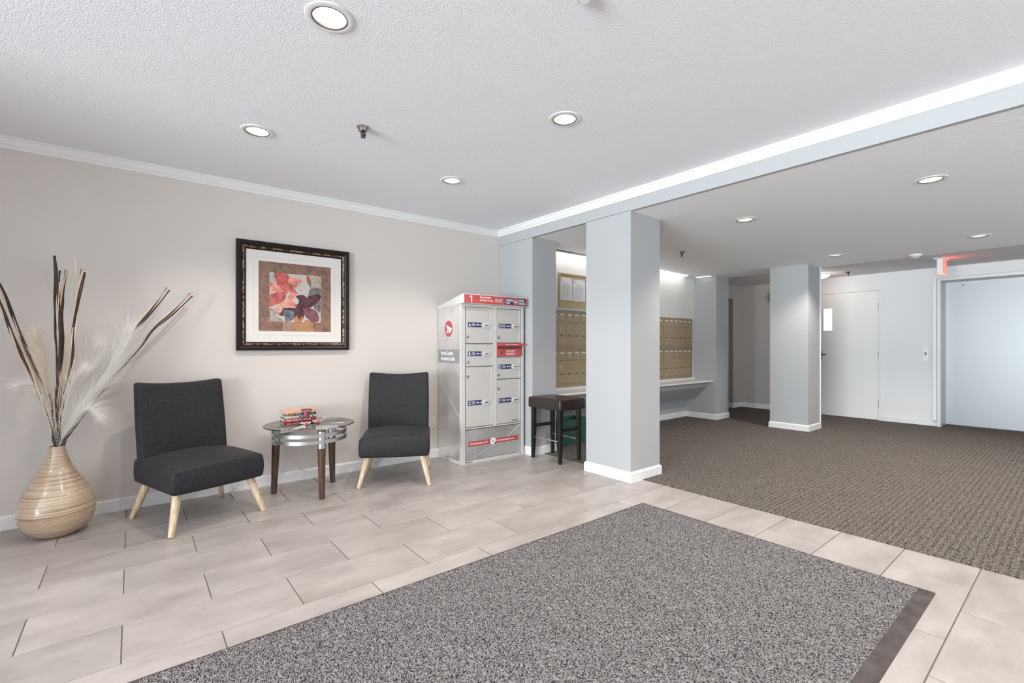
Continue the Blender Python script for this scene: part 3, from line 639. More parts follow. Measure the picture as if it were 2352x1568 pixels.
# ------------------------------------------------------------------ glass side table
TC = Vector((1.187, 4.227, 0))
t = thing('side_table', 'round smoked-glass side table with three walnut legs and silver bands between the two chairs', 'table', TC)
M().lathe([(0.0, 0.574), (0.352, 0.574), (0.360, 0.577), (0.360, 0.581), (0.356, 0.584), (0.0, 0.584)], 72).obj('glass_top', SMOKED, t, smooth=30)
PR = plain('brown_printed_pattern', (0.16, 0.13, 0.11), 0.5); PL_ = plain('pale_printed_pattern', (0.62, 0.58, 0.55), 0.4)
q = M()
def hatch(ax, ay, bx, by, cx_, cy_, n_):
    A_, B_, C_ = Vector((ax, ay)), Vector((bx, by)), Vector((cx_, cy_))
    for i in range(n_):
        f = (i+0.5)/n_; p = A_.lerp(B_, f); r_ = A_.lerp(C_, f); k = max(2, int((p-r_).length/0.011))
        for j in range(k):
            c = p.lerp(r_, (j+0.5)/k); q.box((c.x-0.0026, c.y-0.0026, 0.5842), (c.x+0.0026, c.y+0.0026, 0.5846))
hatch(-0.07, -0.02, -0.31, -0.01, -0.20, -0.20, 16); hatch(0.09, 0.02, 0.30, 0.06, 0.30, -0.10, 16); q.obj('dotted_pattern', PR, t)
q = M(); z = 0.5844
for tri in (((-0.05, -0.04), (-0.22, -0.25), (-0.09, -0.20)), ((0.08, -0.08), (0.26, -0.14), (0.22, -0.17)), ((0.05, 0.0), (0.19, 0.17), (0.17, 0.18))): q.poly([(a, b, z) for a, b in tri])
q.obj('pale_pattern', PL_, t)
for z in (0.467, 0.518):
    M().lathe([(0.290, z-0.0145), (0.297, z-0.0145), (0.297, z+0.0145), (0.290, z+0.0145)], 72, closed=True).obj('band', SILVER, t, smooth=30)
for wx, wy in ((0.931, 4.352), (1.203, 3.953), (1.426, 4.375)):
    x, y = wx-TC.x, wy-TC.y; f = 0.268/math.hypot(x, y); x2, y2 = x*f, y*f
    lg = M().tube([(x, y, 0), (x, y, 0.004), (x2, y2, 0.413)], [0.0205, 0.0225, 0.0325], 20).obj('leg', WALNUT, t, smooth=60)
    M().tube([(x2, y2, 0.413), (x2, y2, 0.552)], 0.0335, 24).obj('silver_sleeve', SILVER, lg, smooth=60)
    M().lathe([(0.0325, 0.552), (0.030, 0.560), (0.020, 0.569), (0.012, 0.574), (0.0, 0.574)], 20, (x2, y2, 0)).obj('cap', plain('bronze_cap', (0.10, 0.085, 0.06), 0.35, 0.7), lg, smooth=True)
# books
def book(label, loc, rz, w_, d_, h_, cover, spine_txt=None, col2=None, tcol=(0.85, 0.8, 0.75), pages_front=False, extra=None, ts=0.55):
    t = thing('hardcover_book', label, 'book', loc, R(rz), 'stack of books on the glass table')
    c = plain('book_cover', cover, 0.45); pg = plain('page_edges', (0.62, 0.58, 0.52), 0.8)
    M().box((0.004, 0.004 if not pages_front else 0.003, 0.0028), (w_-0.004, d_-0.004, h_-0.0028)).obj('pages', pg, t)
    q = M().box((0, 0, 0), (w_, d_, 0.0026)).box((0, 0, h_-0.0026), (w_, d_, h_))
    if pages_front: q.box((0, d_-0.003, 0.0026), (w_, d_, h_-0.0026))
    q.obj('cover', plain('book_cover_top', col2, 0.4) if col2 else c, t, bevel=0.0006)
    if not pages_front:
        M().box((0, -0.003, 0), (w_, 0.003, h_)).obj('spine', c, t, bevel=0.001)
        if spine_txt:
            for s_txt, x_, cc, sz in spine_txt:
                text('spine_lettering', s_txt, h_*sz, plain('lettering', cc, 0.5), t, face_y(x_, -0.0034, h_*0.24), bold=0.0003)
    return t
ZT = 0.5848
book('red-spined hardcover book at the bottom of the stack on the glass table', (1.020, 4.383, ZT), 1, 0.268, 0.150, 0.031, (0.42, 0.045, 0.05), [('THE WICKED SISTER', 0.012, (0.85, 0.72, 0.68), 0.72)], (0.03, 0.03, 0.03))
book('pale book with its page edges to the front, second from the bottom of the stack', (1.024, 4.375, ZT+0.0312), -1.5, 0.255, 0.150, 0.024, (0.45, 0.47, 0.44), pages_front=True)
book('black-spined thriller with yellow and green lettering, second from the top of the stack', (1.046, 4.366, ZT+0.0554), 0.5, 0.232, 0.150, 0.023, (0.02, 0.02, 0.02), [('JOHN', 0.006, (0.85, 0.70, 0.15), 0.80), ('SAND', 0.060, (0.75, 0.73, 0.70), 0.80), ('PREY', 0.176, (0.20, 0.65, 0.20), 0.80)], (0.30, 0.32, 0.30))
book('peach and orange covered book lying on top of the stack', (1.010, 4.345, ZT+0.0786), 0, 0.262, 0.160, 0.027, (0.72, 0.38, 0.26), None, (0.72, 0.45, 0.34))
# candle holder of bent black wire
WAXR = plain('pink_candle_wax', (0.70, 0.16, 0.23), 0.4)
t = thing('candle_holder', 'black curly wire candle holder with a pink glass votive before the books', 'candle holder', (1.171, 4.272, ZT))
q = M().tube([(0.042*math.cos(a*math.pi/14), 0.042*math.sin(a*math.pi/14), 0.112) for a in range(29)], 0.0022, 6)
q.lathe([(0.029, 0.109), (0.044, 0.109), (0.044, 0.112), (0.029, 0.112)], 28, closed=True)
for a0_ in (200, 320, 80):
    a = R(a0_); u = Vector((math.cos(a), math.sin(a), 0)); v = Vector((-u.y, u.x, 0))
    q.tube([u*0.042 + Vector((0, 0, 0.110)), u*0.040 + Vector((0, 0, 0.085)), u*0.054 + Vector((0, 0, 0.060)), u*0.064 + Vector((0, 0, 0.035)), u*0.058 + Vector((0, 0, 0.012)), u*0.040 + Vector((0, 0, 0.0025))], 0.0022, 6)
    q.tube([u*0.058 + Vector((0, 0, 0.012)) + v*0.024*(math.sin(k*math.pi/8)) + Vector((0, 0, 0.024*(1-math.cos(k*math.pi/8)))) for k in range(17)], 0.0020, 6)
q.obj('wire_frame', BLACKMETAL, t, smooth=True)
M().lathe([(0.0, 0.040), (0.021, 0.041), (0.025, 0.052), (0.031, 0.109)], 28, cap=False).obj('glass_cup', CLEAR, t, smooth=True)
M().lathe([(0.0, 0.045), (0.0215, 0.053), (0.0265, 0.098), (0.0, 0.098)], 28).obj('candle', WAXR, t, smooth=50)
for i, (x, y, lb) in enumerate([(1.130, 4.150, 'clear glass tealight dish with pink candle, left one below the wire holder'), (1.243, 4.215, 'clear glass tealight dish with pink candle, right one beside the wire holder')]):
    t = thing('tealight_holder', lb, 'candle holder', (x, y, ZT), 0, 'glass tealight dishes on the table')
    pr = [(0.0, 0.0), (0.020, 0.0), (0.030, 0.006), (0.038, 0.020), (0.035, 0.021), (0.027, 0.009), (0.0, 0.004)]
    M().lathe([(0.0, 0.001), (0.020, 0.001), (0.030, 0.007), (0.038, 0.020)], 24, cap=False).obj('glass_dish', CLEAR, t, smooth=True)
    M().lathe([(0.0, 0.006), (0.017, 0.006), (0.017, 0.022), (0.0, 0.022)], 20).obj('candle', WAXR, t, smooth=50)
    q = M()
    for k in range(6):
        a = k*math.pi/3; q.tube([(0.026*math.cos(a), 0.026*math.sin(a), 0.010), (0.040*math.cos(a), 0.040*math.sin(a), 0.019)], [0.003, 0.006], 6)
    q.obj('glass_petals', plain('pressed_glass', (0.62, 0.66, 0.64), 0.08, spec=0.8), t, smooth=True)

# ------------------------------------------------------------------ framed picture
t = thing('framed_picture', 'large square red and maroon flower print in a dark bronze frame on the wall', 'picture', (0.693, YL, 1.206))
def framemat():
    m, tt, b = nt('dark_bronze_frame'); b.inputs['Roughness'].default_value = 0.35; b.inputs['Metallic'].default_value = 0.15
    b.inputs['Base Color'].default_value = (0.016, 0.011, 0.010, 1); b.inputs['Specular IOR Level'].default_value = 0.3; return m
FD = framemat()
def goldm():
    m, tt, b = nt('worn_gilt'); b.inputs['Roughness'].default_value = 0.4; b.inputs['Metallic'].default_value = 0.4
    g = N(tt, 'ShaderNodeTexCoord'); n1 = N(tt, 'ShaderNodeTexNoise', Scale=40, Detail=5); L(tt, g.outputs['Object'], n1.inputs['Vector'])
    r = N(tt, 'ShaderNodeValToRGB'); L(tt, n1.outputs['Fac'], r.inputs['Fac']); e = r.color_ramp.elements
    e[0].position = 0.42; e[0].color = (0.03, 0.018, 0.012, 1); e[1].position = 0.62; e[1].color = (0.36, 0.24, 0.15, 1); L(tt, r.outputs[0], b.inputs['Base Color']); return m
GILT = goldm()
W_, H_ = 0.970, 0.961
# profile: (distance from outer edge, proud of wall)
PF = [(0, 0.0), (0.0, 0.034), (0.006, 0.042), (0.020, 0.044), (0.036, 0.038), (0.046, 0.030), (0.048, 0.033), (0.056, 0.034), (0.062, 0.030), (0.064, 0.024), (0.074, 0.020), (0.077, 0.014), (0.077, 0.0)]
cs = [((0, 0), (1, 0)), ((W_, 0), (0, 1)), ((W_, H_), (-1, 0)), ((0, H_), (0, -1))]
def corner(k, d, pr):   # k-th corner inset by d
    x = d if k in (0, 3) else W_-d; z = d if k in (0, 1) else H_-d
    return (x, -pr, z)
for k in range(4):
    q = M(); k2 = (k+1) % 4
    vs_ = [corner(k, d, pr) for d, pr in PF] + [corner(k2, d, pr) for d, pr in PF]; n = len(PF); q.add(vs_, [])
    for i in range(n-1):
        q.mi = 1 if 5 <= i <= 8 else 0
        q.add([vs_[i], vs_[i+1], vs_[n+i+1], vs_[n+i]], [(0, 1, 2, 3)])
    q.obj('frame_rail', [FD, GILT], t, smooth=50)
M().box((0.07, -0.010, 0.07), (W_-0.07, -0.002, H_-0.07)).obj('backing', CARD, t)
MATB = plain('cream_mat_board', (0.74, 0.71, 0.68), 0.8)
q = M(); a, b, c, d = 0.174, 0.799, 0.172, 0.792   # opening
for lo, hi in [((0.07, -0.016, 0.07), (W_-0.07, -0.010, c)), ((0.07, -0.016, d), (W_-0.07, -0.010, H_-0.07)), ((0.07, -0.016, c), (a, -0.010, d)), ((b, -0.016, c), (W_-0.07, -0.010, d))]: q.box(lo, hi)
q.obj('mat_board', MATB, t)
q = M(); a, b, c, d = 0.136, 0.836, 0.134, 0.829; e = 0.0012
for lo, hi in [((a, -0.0165, c), (b, -0.0158, c+e)), ((a, -0.0165, d-e), (b, -0.0158, d)), ((a, -0.0165, c), (a+e, -0.0158, d)), ((b-e, -0.0165, c), (b, -0.0158, d))]: q.box(lo, hi)
q.obj('mat_line', plain('mat_line', (0.40, 0.35, 0.32), 0.8), t)
def mott(name, c, var, scale): return plain(name, c, 0.6, var=min(0.75, var*1.6) if name != 'print_cream' else var, vscale=scale*1.5)
AM = {'ground': mott('print_brown', (0.235, 0.135, 0.10), 0.20, 14), 'cream': mott('print_cream', (0.55, 0.50, 0.46), 0.05, 20), 'sage': mott('print_sage', (0.42, 0.42, 0.36), 0.25, 40), 'red': mott('print_red', (0.50, 0.115, 0.10), 0.28, 16),
      'salmon': mott('print_salmon', (0.68, 0.27, 0.21), 0.25, 18), 'pink': mott('print_pink', (0.70, 0.36, 0.28), 0.15, 18), 'maroon': mott('print_maroon', (0.085, 0.03, 0.035), 0.35, 20), 'plum': mott('print_plum', (0.19, 0.075, 0.085), 0.25, 20),
      'grey': mott('print_grey', (0.20, 0.175, 0.175), 0.30, 22), 'blue': mott('print_blue_grey', (0.13, 0.145, 0.175), 0.35, 18), 'stone': mott('print_stone', (0.36, 0.32, 0.285), 0.30, 40), 'orange': mott('print_orange', (0.48, 0.16, 0.09), 0.2, 20),
      'ochre': mott('print_ochre', (0.42, 0.22, 0.10), 0.15, 25), 'beige': mott('print_beige', (0.50, 0.40, 0.30), 0.2, 25), 'tan': mott('print_tan', (0.34, 0.21, 0.155), 0.1, 15)}
ART = {
    'cream': [(0.262, 0.696), (0.708, 0.702), (0.704, 0.259), (0.259, 0.255)],
    'greenTL': [(0.262, 0.696), (0.305, 0.696), (0.309, 0.646), (0.32, 0.606), (0.294, 0.604), (0.262, 0.605)],
    'petal1': [(0.305, 0.696), (0.39, 0.698), (0.416, 0.686), (0.431, 0.663), (0.426, 0.612), (0.411, 0.567), (0.411, 0.522), (0.359, 0.563), (0.324, 0.598), (0.308, 0.646)],
    'petal2': [(0.431, 0.66), (0.484, 0.666), (0.515, 0.659), (0.538, 0.639), (0.531, 0.626), (0.505, 0.61), (0.494, 0.584), (0.473, 0.554), (0.452, 0.581), (0.444, 0.608), (0.411, 0.622)],
    'petal2b': [(0.411, 0.622), (0.444, 0.614), (0.452, 0.581), (0.473, 0.554), (0.499, 0.523), (0.473, 0.521), (0.431, 0.529), (0.405, 0.577)],
    'petal3': [(0.262, 0.601), (0.304, 0.602), (0.334, 0.594), (0.359, 0.563), (0.411, 0.522), (0.39, 0.521), (0.339, 0.528), (0.262, 0.536)],
    'petal4': [(0.263, 0.49), (0.299, 0.514), (0.339, 0.529), (0.38, 0.525), (0.4, 0.505), (0.39, 0.465), (0.359, 0.43), (0.309, 0.411), (0.263, 0.395)],
    'petal5': [(0.411, 0.483), (0.442, 0.524), (0.473, 0.532), (0.484, 0.51), (0.465, 0.481), (0.452, 0.458), (0.465, 0.436), (0.484, 0.426), (0.481, 0.39), (0.431, 0.395), (0.405, 0.4), (0.398, 0.449)],
    'petal5b': [(0.299, 0.372), (0.339, 0.407), (0.39, 0.449), (0.405, 0.433), (0.403, 0.399), (0.375, 0.379), (0.362, 0.353), (0.349, 0.342), (0.314, 0.354)],
    'rocks': [(0.262, 0.376), (0.299, 0.369), (0.317, 0.351), (0.354, 0.342), (0.354, 0.317), (0.314, 0.324), (0.339, 0.297), (0.375, 0.26), (0.262, 0.256)],
    'dark1': [(0.354, 0.342), (0.365, 0.375), (0.4, 0.387), (0.473, 0.386), (0.473, 0.353), (0.421, 0.35), (0.39, 0.36), (0.38, 0.315), (0.339, 0.319)],
    'blue': [(0.377, 0.359), (0.405, 0.369), (0.47, 0.353), (0.473, 0.297), (0.431, 0.265), (0.39, 0.262), (0.388, 0.305), (0.372, 0.326)],
    'bulb': [(0.452, 0.466), (0.473, 0.482), (0.505, 0.47), (0.507, 0.439), (0.494, 0.427), (0.473, 0.437)],
    'maroon1': [(0.484, 0.499), (0.515, 0.511), (0.547, 0.512), (0.574, 0.494), (0.58, 0.471), (0.547, 0.396), (0.558, 0.345), (0.542, 0.282), (0.505, 0.26), (0.473, 0.28), (0.471, 0.381), (0.494, 0.427), (0.507, 0.45), (0.494, 0.477)],
    'maroon2': [(0.577, 0.477), (0.601, 0.507), (0.656, 0.525), (0.704, 0.525), (0.701, 0.485), (0.673, 0.448), (0.645, 0.424), (0.612, 0.399), (0.569, 0.385), (0.547, 0.396)],
    'maroon3': [(0.547, 0.379), (0.591, 0.392), (0.64, 0.383), (0.673, 0.356), (0.69, 0.31), (0.681, 0.27), (0.634, 0.26), (0.601, 0.284), (0.564, 0.317)],
    'greyR': [(0.612, 0.576), (0.701, 0.586), (0.704, 0.531), (0.645, 0.521), (0.607, 0.507), (0.577, 0.48), (0.591, 0.518)],
    'greyR2': [(0.645, 0.424), (0.679, 0.454), (0.704, 0.473), (0.701, 0.36), (0.673, 0.367), (0.645, 0.389)],
    'beigeTR': [(0.599, 0.695), (0.708, 0.701), (0.707, 0.647), (0.662, 0.632), (0.645, 0.579), (0.618, 0.577), (0.615, 0.639)],
    'tealR': [(0.656, 0.637), (0.707, 0.646), (0.707, 0.586), (0.659, 0.583)],
    'bud': [(0.578, 0.693), (0.593, 0.697), (0.607, 0.673), (0.613, 0.645), (0.588, 0.63), (0.578, 0.653)],
    'budstem': [(0.588, 0.63), (0.613, 0.645), (0.618, 0.577), (0.612, 0.571), (0.604, 0.599)],
    'orange': [(0.473, 0.302), (0.494, 0.32), (0.505, 0.287), (0.537, 0.316), (0.542, 0.285), (0.521, 0.259), (0.473, 0.259)],
    'ochre': [(0.558, 0.263), (0.569, 0.28), (0.601, 0.279), (0.634, 0.258)],
    'mband1': [(0.371, 0.259), (0.47, 0.257), (0.47, 0.174), (0.369, 0.175)],
    'mband2': [(0.47, 0.257), (0.635, 0.257), (0.635, 0.174), (0.47, 0.174)],
    'stem': [(0.507, 0.601), (0.515, 0.604), (0.538, 0.531), (0.532, 0.528)],}
AC = dict(cream='cream', greenTL='sage', petal1='red', petal2='salmon', petal2b='red', petal3='salmon', petal4='red', petal5='salmon', petal5b='pink', rocks='stone', dark1='maroon', blue='blue', bulb='cream', maroon1='maroon', maroon2='maroon', maroon3='plum', greyR='grey', greyR2='grey', beigeTR='beige', tealR='sage', bud='red', budstem='grey', orange='orange', ochre='ochre', mband1='tan', mband2='ochre', stem='sage')
names = list(AM); q = M(); q.box((0.172, -0.0110, 0.170), (0.801, -0.0102, 0.794))
def smoothpoly(pts, straight):
    if straight: return pts
    out = []; n = len(pts)
    for i in range(n):   # Catmull-Rom
        p0, p1, p2, p3 = [Vector(pts[(i+k) % n]) for k in (-1, 0, 1, 2)]
        for s in (0, 0.33, 0.66):
            out.append(tuple(0.5*((2*p1) + (p2-p0)*s + (2*p0-5*p1+4*p2-p3)*s*s + (3*p1-p0-3*p2+p3)*s**3)))
    return out
order = ['mband1', 'mband2', 'cream', 'greenTL', 'beigeTR', 'tealR', 'greyR', 'greyR2', 'stem', 'rocks', 'budstem', 'bud', 'petal3', 'petal1', 'petal2b', 'petal2', 'petal4', 'dark1', 'blue', 'maroon2', 'maroon3', 'maroon1', 'orange', 'ochre', 'petal5b', 'petal5', 'bulb']
for i, k in enumerate(order):
    q.mi = names.index(AC[k]); y = -0.0111 - 0.00004*(i+1)
    sp = smoothpoly(ART[k], k in ('cream', 'mband1', 'mband2'))
    lo = (ART['cream'][0][0], ART['cream'][1][0], ART['cream'][2][1], ART['cream'][1][1])
    if k not in ('mband1', 'mband2'): sp = [(min(max(u, lo[0]), lo[1]), min(max(v, lo[2]), lo[3])) for u, v in sp]
    from mathutils.geometry import tessellate_polygon
    tr = tessellate_polygon([[Vector((u, v, 0)) for u, v in sp]])
    q.add([(u, y, v) for u, v in sp], [tuple(f) for f in tr])
q.obj('print', [AM[k] for k in names], t)

# ------------------------------------------------------------------ parcel locker
LK = thing('parcel_locker', 'tall grey community parcel locker with red header and lettered doors in the corner', 'parcel locker', (2.660, 4.134, 0), math.atan2(-0.027, 0.830))
LG = plain('light_grey_enamel', (0.60, 0.585, 0.565), 0.35); LGD = plain('light_grey_door', (0.535, 0.515, 0.495), 0.38); RED = plain('red_enamel', (0.50, 0.085, 0.085), 0.4); NAVY = plain('navy_label', (0.03, 0.035, 0.115), 0.4)
LW = plain('white_lettering', (0.88, 0.86, 0.85), 0.5); BLK = plain('black_lettering', (0.015, 0.015, 0.015), 0.5); GAPM = plain('shadow_gap', (0.12, 0.115, 0.11), 0.7)
U, D = 0.831, 0.500
b_ = M().prism([(0.0, 0.012, 0.0), (0.0, D, 0.0), (0.0, D, 1.654), (0.0, 0.012, 1.688)], (U, 0, 0)); b_.obj('body', LG, LK, bevel=0.004)
q = M()
for lo, hi in [((0, 0, 0), (0.050, 0.012, 1.688)), ((0.797, 0, 0), (U, 0.012, 1.688)), ((0.407, 0, 0.376), (0.456, 0.012, 1.660)), ((0.05, 0, 1.658), (0.797, 0.012, 1.688)), ((0.05, 0, 0.366), (0.797, 0.012, 0.376)), ((0.05, 0, 0), (0.797, 0.012, 0.036))]: q.box(lo, hi)
q.obj('front_frame', LG, LK, bevel=0.002)
# sloping lid
M().add([(-0.006, -0.045, 1.688), (-0.006, D+0.004, 1.652), (-0.006, D+0.004, 1.686), (-0.006, -0.045, 1.790), (0.852, -0.045, 1.688), (0.852, D+0.004, 1.652), (0.852, D+0.004, 1.686), (0.852, -0.045, 1.790)], [(0, 1, 2, 3), (7, 6, 5, 4), (0, 3, 7, 4), (1, 5, 6, 2), (3, 2, 6, 7), (0, 4, 5, 1)]).obj('sloping_lid', plain('white_enamel', (0.64, 0.635, 0.625), 0.3), LK, bevel=0.005)
hd = M().box((0.010, -0.0475, 1.693), (0.842, -0.0445, 1.781)).obj('header_sign', RED, LK)
q = M().box((0.045, -0.002, 1.684), (U, 0.010, 1.692)); q.obj('drip_edge', GAPM, LK)
def T_(nm, s, sz, m_, par, x, z, y=-0.0478, **k): return text(nm, s, sz, m_, par, face_y(x, y, z), **k)
M().poly([(0.092, -0.0480, 1.700), (0.105, -0.0480, 1.700), (0.105, -0.0480, 1.773), (0.094, -0.0480, 1.773), (0.073, -0.0480, 1.759), (0.078, -0.0480, 1.750), (0.092, -0.0480, 1.758)]).obj('number', LW, hd)
T_('lettering', 'Parcel locker\nArmoire à colis', 0.0285, LW, hd, 0.205, 1.7215, bold=0.0006, sx=0.92, spacing=1.05)
q = M()
for k, (wd, z) in enumerate([(0.105, 1.750), (0.105, 1.736), (0.100, 1.721)]): 
    for i in range(14): q.box((0.398+i*wd/14, -0.0480, z), (0.398+i*wd/14+wd/14*0.7, -0.0474, z+0.0055))
q.obj('contact_lines', LW, hd)
lp = M().box((0.530, -0.0485, 1.700), (0.822, -0.0473, 1.770)).obj('logo_plate', NAVY, hd)
T2 = []
M().box((0.530, -0.0489, 1.7335), (0.822, -0.0484, 1.7365)).obj('white_rule', LW, hd)
for s_, x_, z_ in (('CANADA', 0.543, 1.744), ('POST', 0.543, 1.709), ('POSTES', 0.712, 1.744), ('CANADA', 0.712, 1.709)): T_('lettering', s_, 0.0245, LW, hd, x_, z_, y=-0.0490, bold=0.0008, sx=1.0)
def emblem(par, T0, r, mred, layers=True):
    def tf(pts, h): return [tuple(T0 @ Vector((u*r, v*r, h))) for u, v in pts]
    circ = [(math.cos(2*math.pi*i/40), math.sin(2*math.pi*i/40)) for i in range(40)]
    q = M(); q.poly(tf([(u*1.06, v*1.06) for u, v in circ], 0.0004)); q.mi = 1; q.poly(tf(circ, 0.0008)); q.mi = 0
    for p_ in ([(-.64,.49),(.85,.0),(.30,-.10),(-.25,-.02)], [(.85,.0),(.42,-.46),(.18,-.46),(.30,-.10)], [(-.30,-.10),(.32,-.14),(.28,-.21),(-.38,-.20)], [(-.45,-.27),(.26,-.27),(.22,-.34),(-.54,-.34)], [(-.6,-.40),(.2,-.40),(.18,-.46),(-.70,-.46)]): q.poly(tf(p_, 0.0012))
    return q.obj('emblem', [LW, mred], par)
emblem(hd, face_y(0.676, -0.0488, 1.735), 0.031, RED)
# compartment doors
def key_label(par, ch, x0, z0, x1, z1):
    lb = M().box((x0, 0.0005, z0), (x1, 0.0035, z1)).obj('key_label', NAVY, par)
    h = z1-z0; T_('lettering', ch, h*0.95, LW, lb, x0+0.007, z0+h*0.16, y=0.0002, bold=0.0012, sx=0.85)
    q = M(); xa = x0+0.045
    for k in range(4):
        for i in range(6 if k else 5): q.box((xa+i*0.009, 0.0000, z0+h*(0.76-0.17*k)), (xa+i*0.009+0.0065, 0.0006, z0+h*(0.76-0.17*k)+0.0035))
    q.disc((x1-0.050, 0.0000, z0+h/2), 0.0095).box((x1-0.046, -0.0003, z0+h/2-0.0022), (x1-0.018, 0.0003, z0+h/2+0.0022)).poly([(x1-0.020, 0, z0+h/2), (x1-0.012, 0, z0+h/2+0.009), (x1-0.004, 0, z0+h/2), (x1-0.012, 0, z0+h/2-0.009)])
    q.obj('key_pictogram', LW, lb)
DOORS = [('A', 0.060, 0.404, 1.272, 1.654, 1.444, 1.494, 1.340), ('B', 0.060, 0.404, 1.029, 1.263, 1.137, 1.187, 1.075), ('C', 0.060, 0.404, 0.386, 1.021, 0.615, 0.667, 0.924),
         ('D', 0.459, 0.790, 1.280, 1.652, 1.440, 1.489, 1.337), ('E', 0.459, 0.790, 0.881, 1.116, 0.988, 1.040, 0.925), ('F', 0.459, 0.790, 0.386, 0.872, 0.615, 0.667, 0.774)]
for ch, x0, x1, z0, z1, l0, l1, zk in DOORS:
    M().box((x0-0.006, 0.008, z0-0.006), (x1+0.006, 0.0135, z1+0.006)).obj('door_gap', GAPM, LK)
    dr = M().box((x0, 0.0035, z0), (x1, 0.014, z1)).obj('door', LGD, LK, bevel=0.0025)
    M().box((x1-0.026, 0.001, z0+0.004), (x1-0.003, 0.0045, z1-0.004)).obj('door_lip', LG, dr, bevel=0.001)
    lx = x0 + (0.025 if x0 < 0.3 else 0.022); key_label(dr, ch, lx, l0, lx+0.170, l1)
    sl = M().box((lx+0.190, -0.008, l0-0.001), (lx+0.278, 0.0045, l1-0.002)).obj('return_slot', LG, dr, bevel=0.004)
    xa = lx+0.205; zz = (l0+l1)/2-0.004; M().prism([(xa, -0.0085, zz-0.006), (xa+0.050, -0.0085, zz-0.004), (xa+0.056, -0.0085, zz+0.006), (xa+0.006, -0.0085, zz+0.004)], (0, 0.001, 0)).obj('slot_opening', BLK, sl)
    kk = M().lathe([(0.013, 0), (0.013, 0.008), (0.010, 0.011), (0.0, 0.011)], 20).obj('lock', plain('dull_lock', (0.30, 0.30, 0.29), 0.3, 0.8), dr, smooth=40)
    kk.matrix_basis = Matrix.Translation((x0+0.014+0.004, 0.004, zk)) @ Matrix.Rotation(R(90), 4, 'X')
    M().box((x0+0.0165, -0.0075, zk-0.006), (x0+0.0195, -0.0068, zk+0.006)).obj('keyhole', BLK, dr)
    if ch == 'F': T_('wordmark', 'Canada', 0.032, BLK, dr, x1-0.130, z0+0.014, y=0.0030, sx=1.0); M().box((x1-0.034, 0.0025, z0+0.034), (x1-0.029, 0.0035, z0+0.046)).box((x1-0.027, 0.0025, z0+0.034), (x1-0.022, 0.0035, z0+0.046)).obj('small_flag', BLK, dr)
rb = M().box((0.452, -0.004, 1.128), (0.806, 0.014, 1.246)).obj('red_mail_slot', RED, LK, bevel=0.003)
M().prism([(0.446, -0.004, 1.274), (0.446, -0.040, 1.262), (0.446, -0.044, 1.246), (0.446, -0.036, 1.244), (0.446, -0.004, 1.252)], (0.376, 0, 0)).obj('flap', RED, rb, bevel=0.003)
M().box((0.464, -0.0046, 1.215), (0.797, -0.0035, 1.233)).obj('opening', plain('dark_red_gap', (0.10, 0.02, 0.02), 0.6), rb)
M().box((0.463, -0.0075, 1.134), (0.790, -0.0035, 1.205)).obj('slot_door', RED, rb, bevel=0.001)
q = M()
for k in range(6):
    z = 1.196 - 0.0085*k - (0.006 if k > 2 else 0); n_ = 15 - (k % 3 == 2)*3
    for i in range(n_): q.box((0.577+i*0.0088, -0.0082, z-0.003), (0.577+i*0.0088+0.0066, -0.0074, z+0.001))
q.obj('instruction_lines', LW, rb)
q = M()
for i in range(17):
    if i not in (5, 8): q.box((0.548+i*0.0100, -0.0430, 1.256), (0.548+i*0.0100+0.0075, -0.0405, 1.262))
q.obj('flap_lettering', LW, rb)
M().lathe([(0.010, 0), (0.010, 0.004), (0.0, 0.004)], 16).obj('lock', BLK, rb).matrix_basis = Matrix.Translation((0.512, -0.007, 1.166)) @ Matrix.Rotation(R(90), 4, 'X')
# printed lower panel and side panel
def wrap(name, ax):
    m, tt, b = nt(name); b.inputs['Roughness'].default_value = 0.20 if ax == 'side' else 0.3; b.inputs['Metallic'].default_value = 0.75 if ax == 'side' else 0.25
    g = N(tt, 'ShaderNodeTexCoord'); n1 = N(tt, 'ShaderNodeTexNoise', Scale=2.2, Detail=1.0); L(tt, g.outputs['Object'], n1.inputs['Vector'])
    r = N(tt, 'ShaderNodeValToRGB'); L(tt, n1.outputs['Fac'], r.inputs['Fac']); e = r.color_ramp.elements
    e[0].position = 0.35; e[0].color = (0.62, 0.62, 0.62, 1) if ax == 'side' else (0.33, 0.33, 0.325, 1); e[1].position = 0.65; e[1].color = (0.86, 0.87, 0.88, 1) if ax == 'side' else (0.48, 0.48, 0.475, 1); L(tt, r.outputs[0], b.inputs['Base Color'])
    sc = N(tt, 'ShaderNodeVectorMath', _operation='MULTIPLY'); L(tt, g.outputs['Object'], sc.inputs[0]); sc.inputs[1].default_value = (60, 60, 1.5)
    n2 = N(tt, 'ShaderNodeTexNoise', Scale=2, Detail=3); L(tt, sc.outputs[0], n2.inputs['Vector']); bp_ = N(tt, 'ShaderNodeBump', Strength=0.08, Distance=0.002); L(tt, n2.outputs['Fac'], bp_.inputs['Height']); L(tt, bp_.outputs[0], b.inputs['Normal'])
    return m
M().box((0.047, 0.008, 0.034), (0.800, 0.0125, 0.362)).obj('panel_gap', GAPM, LK)
lpn = M().box((0.053, 0.004, 0.040), (0.794, 0.013, 0.356)).obj('lower_panel', wrap('grey_print_front', 'front'), LK, bevel=0.002)
def line_y(q, x0, z0, x1, z1, w_, y): 
    d = Vector((z1-z0, -(x1-x0))).normalized()*w_/2; q.poly([(x0+d.x, y, z0+d.y), (x1+d.x, y, z1+d.y), (x1-d.x, y, z1-d.y), (x0-d.x, y, z0-d.y)])
LINE = plain('pale_print_line', (0.66, 0.66, 0.65), 0.4)
